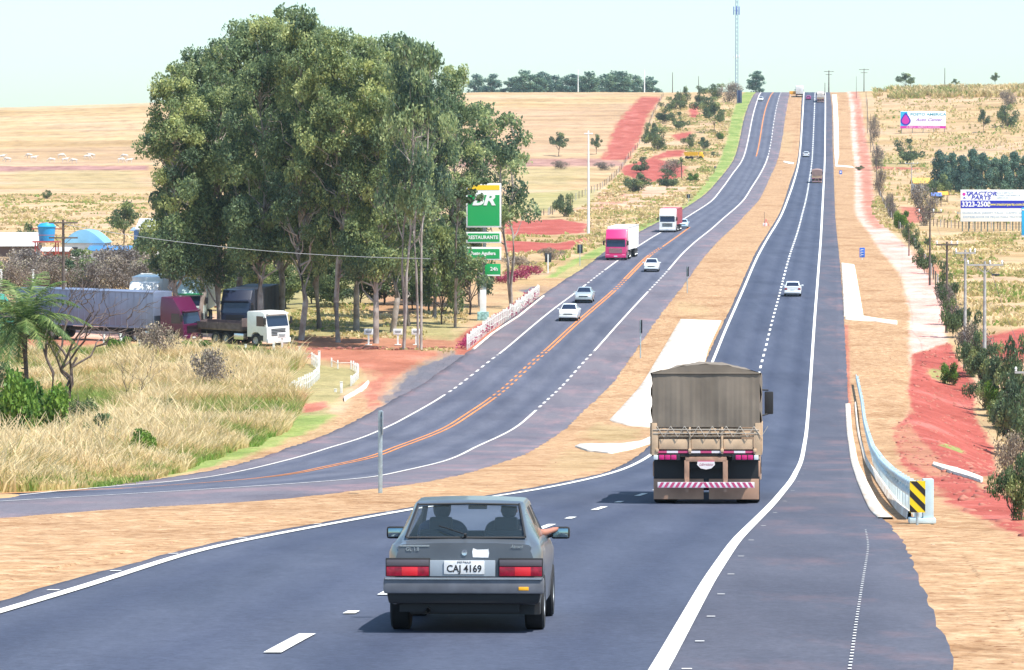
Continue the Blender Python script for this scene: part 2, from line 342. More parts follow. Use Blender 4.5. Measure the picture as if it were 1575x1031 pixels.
# fields
paint('brown', [(730,168),(1000,160),(930,235),(905,245),(730,245)], 6, .55)
paint('brown', [(0,225),(230,225),(230,256),(0,256)], 6, .4)
paint('plough', [(-40,256),(230,255),(230,262),(-40,264)], 1.5, .9)
paint('plough', [(700,245),(960,244),(960,256),(700,257)], 2.0, .8)
paint('olive', [(730,262),(900,258),(880,285),(730,290)], 4, .45)
paint('olive', [(20,262),(200,262),(230,290),(10,290)], 4, .35)
paint('olive', [(1340,240),(1420,240),(1430,262),(1340,262)], 3, .5)
paint('red', [(1019,149),(986,149),(976,159),(947,192),(930,236),(925,246),(966,246),(986,211),(999.4,176)], 1.2, .95)
paint('red', [(1061.5,159),(1077,161),(1073,182),(1060,180)], 1.0); paint('red', [(1034,207),(1067,201.5),(1054,215),(1040,217)], 1.0)
paint('red', [(1028,232),(1052,230),(1050,241),(1011,244),(1054,256),(1052,273),(1001,281),(955,268),(958.7,256)], 1.2)
paint('red', [(776,342),(860,337),(905,345),(900,358),(796,364),(776,360)], .8); paint('red', [(776,370),(854,374),(905,366),(880,383),(840,388),(776,388)], .8)
paint('red', [(915,300),(965,299),(960,312),(920,322)], .8, .6)
paint('pale', [(900,290),(1010,283),(1060,290),(1020,312),(940,330),(880,330)], 1.0, .35)
paint('red', [(1345,256),(1420,258),(1420,262),(1345,261)], 1.5, .8); paint('red', [(1385,318),(1425,320),(1425,340),(1390,345)], 1.0, .8)
paint('red', [(1380,390),(1400,388),(1440,400),(1450,420),(1420,425)], .7, .6)
paint('red', [(1500,520),(1590,503),(1590,562),(1530,556)], .6)
paint('green', [(760,300),(925,290),(910,318),(770,330)], 1.0, .45)
# red yard by the station
paint('red', [(-60,506),(150,518),(450,533),(640,538),(690,545),(650,556),(600,590),(588,622),(549,646),(520,650),(556,604),(566,582),(552,566),(500,556),(440,548),(400,540),(300,522),(150,530),(-60,545)], .8, .72)
paint('olive', [(330,536),(715,534),(712,440),(600,430),(330,430)], 1.5, .85); paint('red', [(450,537),(715,537),(712,526),(660,518),(450,520)], 1.0, .6)
paint('pale', [(-60,470),(330,486),(450,530),(-60,512)], 1.5, .8)
paint('red', [(640,392),(760,398),(700,470),(600,500),(560,470)], 2, .4)
paint('worn', [(690,542),(655,556),(606,590),(590,622),(552,646),(640,640),(740,560),(724,544)], .9)
paint('worn', [(795,446),(838,440),(870,446),(840,462)], .5); paint('straw', [(715,445),(800,437),(838,438),(900,410),(885,395),(840,425),(760,470),(715,505)], .6, .5)
paint('red', [(700,520),(760,488),(829,448),(829,456),(720,546),(700,545)], .25, .8)
# verges of the old road
ys = np.geomspace(430, 1450, 60)
gl = curve([(1141,146),(1130,165),(1124.6,178.5),(1117,217),(1109,240.6),(1080,285),(1048,319),(986.7,345),(950,368),(915,384),(880,400),(845,424)])
strip('green', gl, L_ledge, 415, 1440, 0, 0, .5, .95)
strip('straw', lambda y: L_ledge(y) - .9 - 260 / y, L_ledge, 330, 470, 0, 0, .25, .6)
paint('green', [(262,733),(300,726),(380,708),(454,682),(503,663),(520,640),(470,628),(420,655),(380,672),(320,690),(262,712),(150,735)], .6, .9)
paint('straw', [(240,739),(300,731),(400,708),(454,688),(503,669),(549,648),(575,634),(556,604),(520,640),(470,664),(400,694),(300,724)], .3, .9)
paint('green', [(0,757),(60,755),(190,750),(200,742),(0,745)], .3, .8)
paint('green', [(0,545),(300,525),(430,545),(470,560),(440,575),(330,548),(150,545),(0,575)], .8, .7)
paint('olive', [(440,560),(550,566),(560,585),(530,600),(500,640),(440,640)], .5, .8)
paint('red', [(458,620),(500,617),(505,628),(470,634)], .3, .8)
# median and right verge
strip('straw', L_redge, R_ledge, 16, 1500, -.1, .1, .12, 1.0)
paint('olive', [(905,650),(990,660),(985,676),(925,680),(895,672)], .5, .55); paint('olive', [(1035,462),(1090,470),(1100,486),(1040,486)], .6, .35)
paint('olive', [(870,690),(940,700),(925,722),(860,735),(840,715)], .5, .4); paint('olive', [(1200,200),(1222,205),(1218,235),(1198,232)], 1, .35)
rb = curve([(1305,149),(1308,165),(1309,207),(1315,254),(1315,330),(1338,359),(1352,385),(1385,421),(1401,478),(1397,520),(1401,566),(1397,599),(1401,631),(1376,659),(1386,715),(1433,747.6),(1466,780),(1575,829)])
strip('straw', R_redge, rb, 16, 1480, -.1, 0, .15, 1.0)
rp = curve([(1322,149),(1324.5,159),(1330,207),(1340,250),(1342,295),(1345,330),(1385,370),(1419.6,408),(1452,464),(1456,530),(1462,545)])
strip('pale', rb, rp, 285, 1450, 0, 0, .35, 1.0)
strip('red', rb, rp, 620, 1450, 1.5, 0, .9, .6)
paint('red', [(1402,545),(1460,528),(1478,560),(1500,590),(1498,640),(1530,690),(1545,750),(1590,795),(1590,834),(1466,780),(1433,747),(1386,715),(1376,659),(1402,631),(1396,599),(1402,566)], .25, 1)
paint('straw', [(1376,660),(1400,650),(1440,700),(1470,726),(1440,735),(1395,708)], .2, .45); paint('straw', [(1500,735),(1520,733),(1556,752),(1550,765),(1505,750)], .1, .9)
paint('green', [(1447,680),(1485,692),(1480,698),(1445,686)], .15, .9); paint('green', [(1428,566),(1470,568),(1460,590),(1430,578)], .4, .8)
paint('red', [(1296,500),(1305,500),(1310,640),(1303,640)], .1, .7)
NV = GX.size
V = np.stack([GX.ravel(), GY.ravel(), GZ.ravel()], 1)
ny_, nx_ = GX.shape; idx = np.arange(NV).reshape(ny_, nx_)
Fq = np.stack([idx[:-1, :-1], idx[:-1, 1:], idx[1:, 1:], idx[1:, :-1]], -1).reshape(-1, 4)

def ground_material():
    m = bpy.data.materials.new('ground_soil_and_grass'); m.use_nodes = True; n = m.node_tree.nodes; l = m.node_tree.links
    b = n['Principled BSDF']; b.inputs['Roughness'].default_value = .95; b.inputs['Specular IOR Level'].default_value = .1
    tc = n.new('ShaderNodeTexCoord')
    def noise(scale, detail=6, sx=1, sy=1, rough=.6, off=0):
        mp = n.new('ShaderNodeMapping'); mp.inputs['Scale'].default_value = (sx, sy, 1); mp.inputs['Location'].default_value = (off, off, 0)
        l.new(tc.outputs['Object'], mp.inputs[0]); t = n.new('ShaderNodeTexNoise'); t.inputs['Scale'].default_value = scale
        t.inputs['Detail'].default_value = detail; t.inputs['Roughness'].default_value = rough; l.new(mp.outputs[0], t.inputs['Vector']); return t.outputs[0]
    def ramp(f, stops):
        r = n.new('ShaderNodeValToRGB'); e = r.color_ramp.elements; l.new(f, r.inputs[0])
        e[0].position, e[0].color = stops[0][0], (*stops[0][1], 1); e[1].position, e[1].color = stops[-1][0], (*stops[-1][1], 1)
        for p, c in stops[1:-1]: e.new(p).color = (*c, 1)
        return r.outputs[0]
    def mix(f, a, c):
        x = n.new('ShaderNodeMix'); x.data_type = 'RGBA'; l.new(f, x.inputs[0]); l.new(a, x.inputs[6]); l.new(c, x.inputs[7]); return x.outputs[2]
    def mul(a, c):
        x = n.new('ShaderNodeMix'); x.data_type = 'RGBA'; x.blend_type = 'MULTIPLY'; x.inputs[0].default_value = 1; l.new(a, x.inputs[6]); l.new(c, x.inputs[7]); return x.outputs[2]
    big = noise(.018, 5, 1, 1.6); med = noise(.22, 6, 1, .6, .65); fine = noise(2.2, 6, 1, .7, .7, 9); grain = noise(9, 5, 1, .8, .75, 3)
    lane = noise(.05, 6, .35, 2.2, .6, 4)
    col = ramp(big, [(.35, (.39, .27, .14)), (.5, (.47, .34, .20)), (.65, (.49, .35, .24))])
    col = mul(col, ramp(lane, [(.35, (.78, .74, .70)), (.62, (1.06, 1.04, 1.0))]))
    col = mul(col, ramp(med, [(.3, (.72, .70, .68)), (.5, (1, 1, 1)), (.72, (1.12, 1.08, 1.0))]))
    a1 = n.new('ShaderNodeAttribute'); a1.attribute_name = 'zone_a'; s1 = n.new('ShaderNodeSeparateColor'); l.new(a1.outputs['Color'], s1.inputs[0])
    a2 = n.new('ShaderNodeAttribute'); a2.attribute_name = 'zone_b'; s2 = n.new('ShaderNodeSeparateColor'); l.new(a2.outputs['Color'], s2.inputs[0])
    straw = mul(ramp(fine, [(.3, (.26, .15, .08)), (.5, (.40, .25, .14)), (.7, (.54, .38, .24))]), ramp(med, [(.32, (.74, .66, .58)), (.5, (1, 1, 1)), (.68, (1.10, 1.10, 1.08))]))
    wv = n.new('ShaderNodeTexWave'); wv.wave_type = 'BANDS'; wv.bands_direction = 'Y'; wv.inputs['Scale'].default_value = .28; wv.inputs['Distortion'].default_value = 22; wv.inputs['Detail'].default_value = 5; wv.inputs['Detail Scale'].default_value = 1.6; wv.inputs['Detail Roughness'].default_value = .7
    l.new(tc.outputs['Object'], wv.inputs['Vector']); straw = mul(straw, ramp(wv.outputs[0], [(.1, (.90, .87, .84)), (.5, (1, 1, 1)), (.9, (1.03, 1.04, 1.05))]))
    clod = noise(5.5, 3, 1, .8, .6, 17); straw = mul(straw, ramp(clod, [(.33, (.50, .34, .27)), (.385, (1, 1, 1)), (1, (1, 1, 1))]))
    red = mul(ramp(med, [(.3, (.27, .06, .045)), (.55, (.38, .095, .075)), (.72, (.46, .18, .15))]), ramp(fine, [(.35, (.82, .8, .8)), (.6, (1.05, 1.05, 1.05))]))
    green = mul(ramp(med, [(.3, (.13, .21, .05)), (.5, (.22, .30, .08)), (.7, (.38, .38, .15))]), ramp(fine, [(.35, (.7, .7, .7)), (.65, (1.1, 1.1, 1.1))]))
    worn = mul(ramp(med, [(.3, (.11, .115, .14)), (.7, (.17, .15, .17))]), ramp(grain, [(.3, (.85, .85, .85)), (.7, (1.1, 1.1, 1.1))]))
    pale = mul(ramp(med, [(.32, (.50, .25, .20)), (.55, (.68, .42, .36)), (.7, (.78, .58, .50))]), ramp(fine, [(.35, (.85, .82, .8)), (.6, (1.05, 1.05, 1.05))]))
    plough = ramp(med, [(.35, (.20, .09, .09)), (.65, (.40, .22, .20))])
    brown = mul(ramp(lane, [(.35, (.32, .20, .13)), (.65, (.50, .33, .21))]), ramp(med, [(.3, (.8, .8, .8)), (.7, (1.05, 1.05, 1.05))]))
    olive = mul(ramp(med, [(.3, (.20, .20, .08)), (.7, (.42, .36, .17))]), ramp(fine, [(.35, (.75, .75, .75)), (.65, (1.1, 1.1, 1.1))]))
    for f, c in ((s2.outputs[0], plough), (s2.outputs[1], brown), (s2.outputs[2], olive), (a2.outputs['Alpha'], worn), (s1.outputs[2], straw), (a1.outputs['Alpha'], pale), (s1.outputs[1], green), (s1.outputs[0], red)):
        col = mix(f, col, c)
    col = mul(col, ramp(grain, [(.28, (.74, .72, .70)), (.5, (1, 1, 1)), (.75, (1.12, 1.12, 1.1))]))
    l.new(col, b.inputs['Base Color'])
    bp = n.new('ShaderNodeBump'); bp.inputs['Strength'].default_value = .6; bp.inputs['Distance'].default_value = .08
    l.new(fine, bp.inputs['Height']); bp2 = n.new('ShaderNodeBump'); bp2.inputs['Strength'].default_value = .7; bp2.inputs['Distance'].default_value = .6
    l.new(med, bp2.inputs['Height']); l.new(bp2.outputs[0], bp.inputs['Normal']); l.new(bp.outputs[0], b.inputs['Normal'])
    return m
ground = npmesh('ground', V, Fq, ground_material(), smooth=True); tag(ground, 'rolling dry farmland around the highway', kind='structure')
for nm, ks in (('zone_a', ('red', 'green', 'straw', 'pale')), ('zone_b', ('plough', 'brown', 'olive', 'worn'))):
    a = ground.data.attributes.new(nm, 'FLOAT_COLOR', 'POINT')
    a.data.foreach_set('color', np.stack([zones[k].ravel() for k in ks], 1).astype(np.float32).ravel())
def zone_at(k, X, Y):
    i = np.clip(np.searchsorted(gy, Y), 0, ny_ - 1); j = np.clip(np.searchsorted(tn, X / np.maximum(Y, 15)), 0, nx_ - 1); return zones[k][i, j]
def surf(X, Y):
    i = np.clip(np.searchsorted(gy, Y), 0, ny_ - 1); j = np.clip(np.searchsorted(tn, X / np.maximum(Y, 15)), 0, nx_ - 1); return GZ[i, j]

# ------------------------------------------------------------------ pavements
def asphalt(name, lane1, lane2, sh1, sh2, dust=None):
    m = bpy.data.materials.new(name); m.use_nodes = True; n = m.node_tree.nodes; l = m.node_tree.links
    b = n['Principled BSDF']; b.inputs['Roughness'].default_value = .82; b.inputs['Specular IOR Level'].default_value = .25
    tc = n.new('ShaderNodeTexCoord'); at_ = n.new('ShaderNodeAttribute'); at_.attribute_name = 'lateral'
    def noise(scale, sx, sy, d=6, r=.65):
        mp = n.new('ShaderNodeMapping'); mp.inputs['Scale'].default_value = (sx, sy, 1); l.new(tc.outputs['Object'], mp.inputs[0])
        t = n.new('ShaderNodeTexNoise'); t.inputs['Scale'].default_value = scale; t.inputs['Detail'].default_value = d; t.inputs['Roughness'].default_value = r
        l.new(mp.outputs[0], t.inputs['Vector']); return t.outputs[0]
    def ramp(f, st):
        r = n.new('ShaderNodeValToRGB'); e = r.color_ramp.elements; l.new(f, r.inputs[0])
        e[0].position, e[0].color = st[0][0], (*st[0][1], 1); e[1].position, e[1].color = st[-1][0], (*st[-1][1], 1)
        for p, c in st[1:-1]: e.new(p).color = (*c, 1)
        return r.outputs[0]
    def mx(f, a, c, mode='MIX'):
        x = n.new('ShaderNodeMix'); x.data_type = 'RGBA'; x.blend_type = mode
        if isinstance(f, float): x.inputs[0].default_value = f
        else: l.new(f, x.inputs[0])
        l.new(a, x.inputs[6]); l.new(c, x.inputs[7]); return x.outputs[2]
    med = noise(.5, 1, .12); fine = noise(14, 1, 1, 4, .8); cl = noise(.12, 1, .5)
    lane = ramp(med, [(.35, lane1), (.65, lane2)]); sh = ramp(cl, [(.35, sh1), (.65, sh2)])
    # lateral runs 0..4: shoulder, lane, lane, shoulder
    isl = ramp(at_.outputs['Fac'], [(0, (0, 0, 0))] + [(.249, (0, 0, 0)), (.2501, (1, 1, 1)), (.7499, (1, 1, 1)), (.751, (0, 0, 0))] + [(1, (0, 0, 0))])
    col = mx(isl, sh, lane)
    wp = ramp(at_.outputs['Fac'], [(0, (1, 1, 1)), (.27, (1, 1, 1)), (.31, (.80, .82, .88)), (.36, (1, 1, 1)), (.39, (1.05, 1.05, 1.05)), (.44, (.80, .82, .88)), (.49, (1.05, 1.05, 1.05)), (.52, (1.05, 1.05, 1.05)), (.56, (.78, .80, .86)), (.61, (1, 1, 1)), (.64, (1.05, 1.05, 1.05)), (.69, (.78, .80, .86)), (.74, (1, 1, 1)), (1, (1, 1, 1))])
    col = mx(1.0, col, wp, 'MULTIPLY')
    gg = noise(4.5, 1, .6, 5, .75); col = mx(1.0, col, ramp(gg, [(.32, (.87, .87, .88)), (.5, (1, 1, 1)), (.70, (1.13, 1.12, 1.11))]), 'MULTIPLY')
    g = ramp(fine, [(.3, (.74, .74, .74)), (.5, (1, 1, 1)), (.72, (1.35, 1.35, 1.35))]); col = mx(1.0, col, g, 'MULTIPLY')
    pt = noise(.18, 1, .35, 3, .5); col = mx(1.0, col, ramp(pt, [(.34, (.84, .84, .86)), (.42, (1, 1, 1)), (.62, (1, 1, 1)), (.68, (1.10, 1.09, 1.07))]), 'MULTIPLY')
    st = noise(.9, 1, .04, 4, .7); col = mx(1.0, col, ramp(st, [(.3, (.90, .90, .91)), (.55, (1, 1, 1)), (.75, (1.12, 1.11, 1.10))]), 'MULTIPLY')
    if dust:
        dn = noise(.35, 1, .35, 5, .7); f = ramp(dn, [(.50, (0, 0, 0)), (.75, (.55, .55, .55))]); lf = ramp(at_.outputs['Fac'], dust[1]); ff = mx(1.0, f, lf, 'MULTIPLY')
        dc = n.new('ShaderNodeRGB'); dc.outputs[0].default_value = (*dust[0], 1); sep = n.new('ShaderNodeSeparateColor'); l.new(ff, sep.inputs[0])
        col = mx(sep.outputs[0], col, dc.outputs[0])
    l.new(col, b.inputs['Base Color'])
    bp = n.new('ShaderNodeBump'); bp.inputs['Strength'].default_value = .35; bp.inputs['Distance'].default_value = .012; l.new(fine, bp.inputs['Height']); l.new(bp.outputs[0], b.inputs['Normal'])
    MATS[name] = m; return m
def loft(name, curves, sub, m, ys, dz=.02, wob=0.0):
    """pavement through the X(Y) curves; 'lateral' attribute 0..1 across"""
    cols = []; lat = []
    K = len(curves) - 1
    for k in range(K):
        for s_ in range(sub):
            t = s_ / sub; cols.append(curves[k](ys) * (1 - t) + curves[k+1](ys) * t); lat.append((k + t) / K)
    cols.append(curves[-1](ys)); lat.append(1.0)
    X = np.stack(cols, 1); 
    if wob:
        X[:, 0] += (fbm(ys / .9, ys * 0 + 1, 5) - .5) * wob; X[:, -1] += (fbm(ys / .9, ys * 0 + 7, 6) - .5) * wob
    Y = np.repeat(ys[:, None], X.shape[1], 1); Z = gz(X, Y) + dz
    # skirts: a row of vertices dropped at each side
    X = np.concatenate([X[:, :1] - .03, X, X[:, -1:] + .03], 1); Y = np.concatenate([Y[:, :1], Y, Y[:, -1:]], 1); Z = np.concatenate([Z[:, :1] - .3, Z, Z[:, -1:] - .3], 1)
    lat = [lat[0]] + lat + [lat[-1]]
    a, b = X.shape; idx = np.arange(a * b).reshape(a, b)
    Fc = np.stack([idx[:-1, :-1], idx[:-1, 1:], idx[1:, 1:], idx[1:, :-1]], -1).reshape(-1, 4)
    o = npmesh(name, np.stack([X.ravel(), Y.ravel(), Z.ravel()], 1), Fc, m)
    at_ = o.data.attributes.new('lateral', 'FLOAT', 'POINT'); at_.data.foreach_set('value', np.tile(np.array(lat, np.float32), a)); return o
A_NEW = asphalt('new_asphalt', (.050, .060, .094), (.070, .081, .120), (.066, .070, .096), (.088, .090, .118), dust=((.30, .16, .15), [(0, (.2, .2, .2)), (.2, (0, 0, 0)), (.74, (0, 0, 0)), (.8, (.5, .5, .5)), (1, (1, 1, 1))]))
A_OLD = asphalt('old_asphalt', (.080, .086, .118), (.110, .115, .150), (.118, .110, .136), (.152, .136, .156), dust=((.42, .22, .22), [(0, (1, 1, 1)), (.24, (.3, .3, .3)), (.3, (0, 0, 0)), (.72, (0, 0, 0)), (.8, (.6, .6, .6)), (1, (1, 1, 1))]))
road_new = loft('new_carriageway', [R_ledge, R_leftline, R_dash, R_rightline, R_redge], 4, A_NEW, RY, wob=.14); tag(road_new, kind='structure')
OY = np.concatenate([np.arange(62, 130, .7), np.geomspace(130, 1800, 520)])
road_old = loft('old_carriageway', [L_ledge, L_leftline, L_mid, L_rightline, L_redge], 4, A_OLD, OY, wob=.3); tag(road_old, kind='structure')
PAINT_W = mat('white_road_paint', (.80, .79, .74), .7, noise=.12, nscale=5)
PAINT_WO = mat('worn_white_road_paint', (.66, .62, .58), .8, noise=.35, nscale=4)
PAINT_O = mat('orange_road_paint', (.62, .22, .06), .8, noise=.35, nscale=1.5)
def lw(Y, k=1.0): return k * (.15 + .17 * sstep(120, 900, Y))
def marks(name, specs, m, dz=.034):
    """specs: (curve, y0, y1, width factor, offset)"""
    Vv = []; Ff = []; o = 0
    for (f, a, b, k, off) in specs:
        ys = RY[(RY > a) & (RY < b)]; ys = np.concatenate([[a], ys, [b]]) if b - a > 0 else ys
        sl = np.gradient(f(ys), ys) if len(ys) > 2 else np.full(len(ys), (f(b) - f(a)) / max(b - a, .1))
        w_ = lw(ys, k) * .5 * np.sqrt(1 + sl ** 2); x = f(ys) + off * np.sqrt(1 + sl ** 2)
        X = np.stack([x - w_, x + w_], 1); Y = np.repeat(ys[:, None], 2, 1); Z = gz(X, Y) + dz; n_ = len(ys)
        Vv.append(np.stack([X.ravel(), Y.ravel(), Z.ravel()], 1)); i = np.arange(n_ - 1) * 2 + o
        Ff.append(np.stack([i, i + 1, i + 3, i + 2], 1)); o += 2 * n_
    ob = npmesh(name, np.concatenate(Vv), np.concatenate(Ff), m); return tag(ob, kind='structure')
def Yof(px, py): return at(px, py)[1]
def dashes(f, a, b, per, ln, k=1.0, off=0):
    r = []; y = a
    while y < b: r.append((f, y, min(y + ln, b), k, off)); y += per
    return r
nearmarks = [(R_leftline, 17, 1470, 1.15, 0), (R_rightline, 17, 1470, 1.15, 0)]
nd = [(R_dash, Yof(419,1009), Yof(470,979.6), 1.1, 0), (R_dash, Yof(543,948), Yof(543,944), .9, 0), (R_dash, Yof(590,919), Yof(590,905), 1, 0)]
for k in range(0, 60): 
    y = 52 + k * 6.0
    if y < 120 or True: nd.append((R_dash, y, y + (2.6 if k % 2 or y > 150 else 1.1), 1, 0))
nd += dashes(R_dash, 412, 1440, 9, 4.5, 1.0)
k_ = 30.0
while k_ < 170: nd.append((R_rightline, k_, k_ + .08, .6, .24)); nd.append((R_leftline, k_ + 1, k_ + 1.14, 1.0, -.22)) if k_ > 40 else None; k_ *= 1.115
k_ = 27.0
while k_ < 70: nd.append((lambda Y: R_redge(Y) - .38 - .012 * (80 - Y), k_, k_ + .10, .22, 0)); k_ += .012 * k_
marks('white_lane_markings', nearmarks + nd, PAINT_W)
yA = lambda y: Yof(float(850), y)
def YL(f, row):                              # depth at which curve f crosses photo row
    ys = np.geomspace(85, 1500, 4000); x = f(ys); z = gz(x, ys); r = Y0 - F * z / ys; i = np.argmin(np.abs(r - row)); return ys[i]
a1, a2, b1, b2 = YL(L_leftline, 608), YL(L_leftline, 545), YL(L_leftline, 438), YL(L_leftline, 416)
lm = [(L_leftline, 84, a1, 1, 0), (L_leftline, a2, b1, 1, 0), (L_leftline, b2, 1460, 1, 0)] + dashes(L_leftline, a1 + 3, a2 - 1, 4.2, 2.1) + dashes(L_leftline, b1 + 3, b2 - 1, 5, 2.5)
a1, a2, b1, b2 = YL(L_rightline, 632), YL(L_rightline, 541), YL(L_rightline, 449), YL(L_rightline, 416)
lm += [(L_rightline, 84, a1, 1, 0), (L_rightline, a2, b1, 1, 0), (L_rightline, b2, YL(L_rightline, 240), 1, 0)] + dashes(L_rightline, a1 + 3, a2 - 1, 4.2, 2.1) + dashes(L_rightline, b1 + 3, b2 - 1, 5, 2.5)
lm += dashes(L_rightline, YL(L_rightline, 238), 1460, 12, 6, .8)
marks('white_edge_markings', lm, PAINT_WO)
c1, c2, c3, c4, c5 = YL(L_mid, 612), YL(L_mid, 541), YL(L_mid, 447), YL(L_mid, 430), YL(L_mid, 350)
om = [(L_mid, 92, c1, .9, .16), (L_mid, 92, c1, .9, -.16), (L_mid, c2, c3, .9, .16), (L_mid, c2, c3, .9, -.16), (L_mid, c4, YL(L_mid, 393), 1, .17), (L_mid, c4, YL(L_mid, 393), 1, -.17), (L_mid, YL(L_mid, 380), c5, 1, .1)]
for s_ in (.16, -.16): om += dashes(L_mid, c1 + 2, c2 - 1, 4, 2, .9, s_) + dashes(L_mid, c3 + 2, c4 - 1, 4.5, 2.2, .9, s_) + dashes(L_mid, YL(L_mid, 392), YL(L_mid, 381), 6, 3, .9, s_)
om += [(L_mid, YL(L_mid, 241), 1450, 1.0, 0)]
marks('orange_centre_markings', om, PAINT_O)

# ------------------------------------------------------------------ concrete aprons, gutters
CONC = mat('pale_new_concrete', (.78, .73, .64), .9, col2=(.60, .48, .38), nscale=.45, bump=.2, bscale=6)
def slab(name, pts, m, dz=.07, world=False):
    P = np.asarray(pts, float) if world else W(pts)
    ys = np.linspace(P[:, 1].min() + .01, P[:, 1].max() - .01, 60); xl = []; xr = []; yy = []
    for y in ys:
        xs = []
        for i in range(len(P)):
            (x0, y0), (x1, y1) = P[i], P[(i+1) % len(P)]
            if (y0 - y) * (y1 - y) <= 0 and y0 != y1: xs.append(x0 + (x1 - x0) * (y - y0) / (y1 - y0))
        if len(xs) >= 2: xl.append(min(xs)); xr.append(max(xs)); yy.append(y)
    yy = np.array(yy); xl = np.array(xl); xr = np.array(xr); t = np.linspace(0, 1, 7)
    X = xl[:, None] * (1 - t) + xr[:, None] * t; X = np.concatenate([X[:, :1], X, X[:, -1:]], 1)
    Y = np.repeat(yy[:, None], X.shape[1], 1); Z = gz(X, Y) + dz; Z[:, 0] -= .4; Z[:, -1] -= .4
    a, b = X.shape; idx = np.arange(a * b).reshape(a, b)
    Vv = np.stack([X.ravel(), Y.ravel(), Z.ravel()], 1)
    Fc = np.stack([idx[:-1, :-1], idx[:-1, 1:], idx[1:, 1:], idx[1:, :-1]], -1).reshape(-1, 4)
    # front and back edges
    fr = Vv[idx[0]] - [0, 0, .4]; bk = Vv[idx[-1]] - [0, 0, .4]; Vv = np.concatenate([Vv, fr, bk]); o = a * b
    e = [[o + i, o + i + 1, idx[0, i+1], idx[0, i]] for i in range(b-1)] + [[idx[-1, i], idx[-1, i+1], o + b + i + 1, o + b + i] for i in range(b-1)]
    return tag(npmesh(name, Vv, np.concatenate([Fc, np.array(e)]), m), kind='structure')
slab('concrete_apron', [(1047,492),(1078,495),(1110,493),(1090,535),(1083,560),(1057,608),(1030,650),(1007,658),(975,657),(937,648)], CONC)
slab('concrete_apron', [(884,688),(893,684),(940,686),(985,680),(1003,672),(1003,682),(975,691),(940,698),(905,695)], CONC)
slab('concrete_apron', [(1294,405),(1314,407.6),(1320,440),(1328,486),(1298,487),(1296.5,450)], CONC)
slab('concrete_gutter', [(1300,488),(1328,486.5),(1355,491),(1380,494),(1380,500),(1345,495),(1300,492)], CONC, .05)
slab('concrete_apron', [(1279,146),(1287,146),(1289.6,188),(1290.5,238.7),(1287.6,254),(1284.5,254),(1282.5,227),(1281.5,169)], CONC, .12)
slab('concrete_gutter', [(1284,254),(1310,256),(1314,258.5),(1284,256.5)], CONC, .1)
slab('concrete_gutter', [(1205,248),(1221,250.5),(1221,253),(1212,252),(1205,250)], CONC, .1)
# gutter and channel by the guardrail
gA = curve([(1303,620),(1305.5,660),(1310,690),(1323.7,739.5),(1337,768.6),(1347,787),(1360,799)])
ysg = np.linspace(Yof(1360,799), Yof(1303,622), 90)
def ribbon(name, f, ys, prof, m, structure=True):
    """profile (dx, dz) swept along curve"""
    X = np.stack([f(ys) + p[0] for p in prof], 1); Y = np.repeat(ys[:, None], len(prof), 1)
    Z = gz(np.repeat(f(ys)[:, None], len(prof), 1), Y) + np.array([p[1] for p in prof])
    a, b = X.shape; idx = np.arange(a * b).reshape(a, b)
    o = npmesh(name, np.stack([X.ravel(), Y.ravel(), Z.ravel()], 1), np.stack([idx[:-1, :-1], idx[:-1, 1:], idx[1:, 1:], idx[1:, :-1]], -1).reshape(-1, 4), m)
    if structure: tag(o, kind='structure')
    return o
ribbon('concrete_gutter', gA, ysg, [(-.12, -.1), (-.12, .045), (.16, .045), (.17, .02), (.20, -.02), (.45, .0), (.47, .16), (.53, .16), (.54, 0)], CONC)
# side drain strip lower right
slab('concrete_gutter', [(1436,713),(1470,722),(1512,738),(1510,743),(1466,729),(1434,717)], CONC, .08)
# ------------------------------------------------------------------ vegetation builders
def leaf_cloud(centres, radii, counts, size, r, flat=1.0, droop=.4, tints=None, shell=.55):
    """small leaf sprays around clump centres -> vertices, quads, tint"""
    Vv = []; Tn = []
    for c, rad, n_, tt in zip(centres, radii, counts, tints):
        d = r.normal(size=(n_, 3)); d /= np.linalg.norm(d, axis=1)[:, None]
        q = r.random(n_) ** (1 / 3.0); q = shell + (1 - shell) * q if shell > 0 else q
        q = q * (0.45 + 1.1 * vnoise(d[:, 0] * 2.2 + c[0], d[:, 1] * 2.2 + d[:, 2] * 1.7 + c[2], 3))
        p = np.array(c) + d * (q * rad)[:, None] * np.array([1, 1, flat])
        u = r.normal(size=(n_, 3)); u[:, 2] -= droop; u /= np.linalg.norm(u, axis=1)[:, None]
        v = np.cross(u, r.normal(size=(n_, 3))); v /= np.linalg.norm(v, axis=1)[:, None] + 1e-9
        s = size * (.6 + .8 * r.random(n_))[:, None]
        a = p - u * s * .5; b = p + v * s * .28; e = p + u * s * .5; f = p - v * s * .28
        Vv.append(np.stack([a, b, e, f], 1).reshape(-1, 3))
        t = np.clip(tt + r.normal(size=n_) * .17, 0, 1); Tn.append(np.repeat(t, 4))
    Vv = np.concatenate(Vv); Fc = np.arange(len(Vv)).reshape(-1, 4); return Vv, Fc, np.concatenate(Tn)
def limb(a, b, r0, r1, r, wob=.08, k=5):
    a = np.array(a, float); b = np.array(b, float); L = np.linalg.norm(b - a); t = np.linspace(0, 1, k)
    P = a + (b - a) * t[:, None]; P[1:-1] += r.normal(size=(k - 2, 3)) * L * wob; P[1:-1, 2] += np.sin(t[1:-1] * math.pi) * L * .05
    return [tuple(p) for p in P], list(r0 + (r1 - r0) * t)
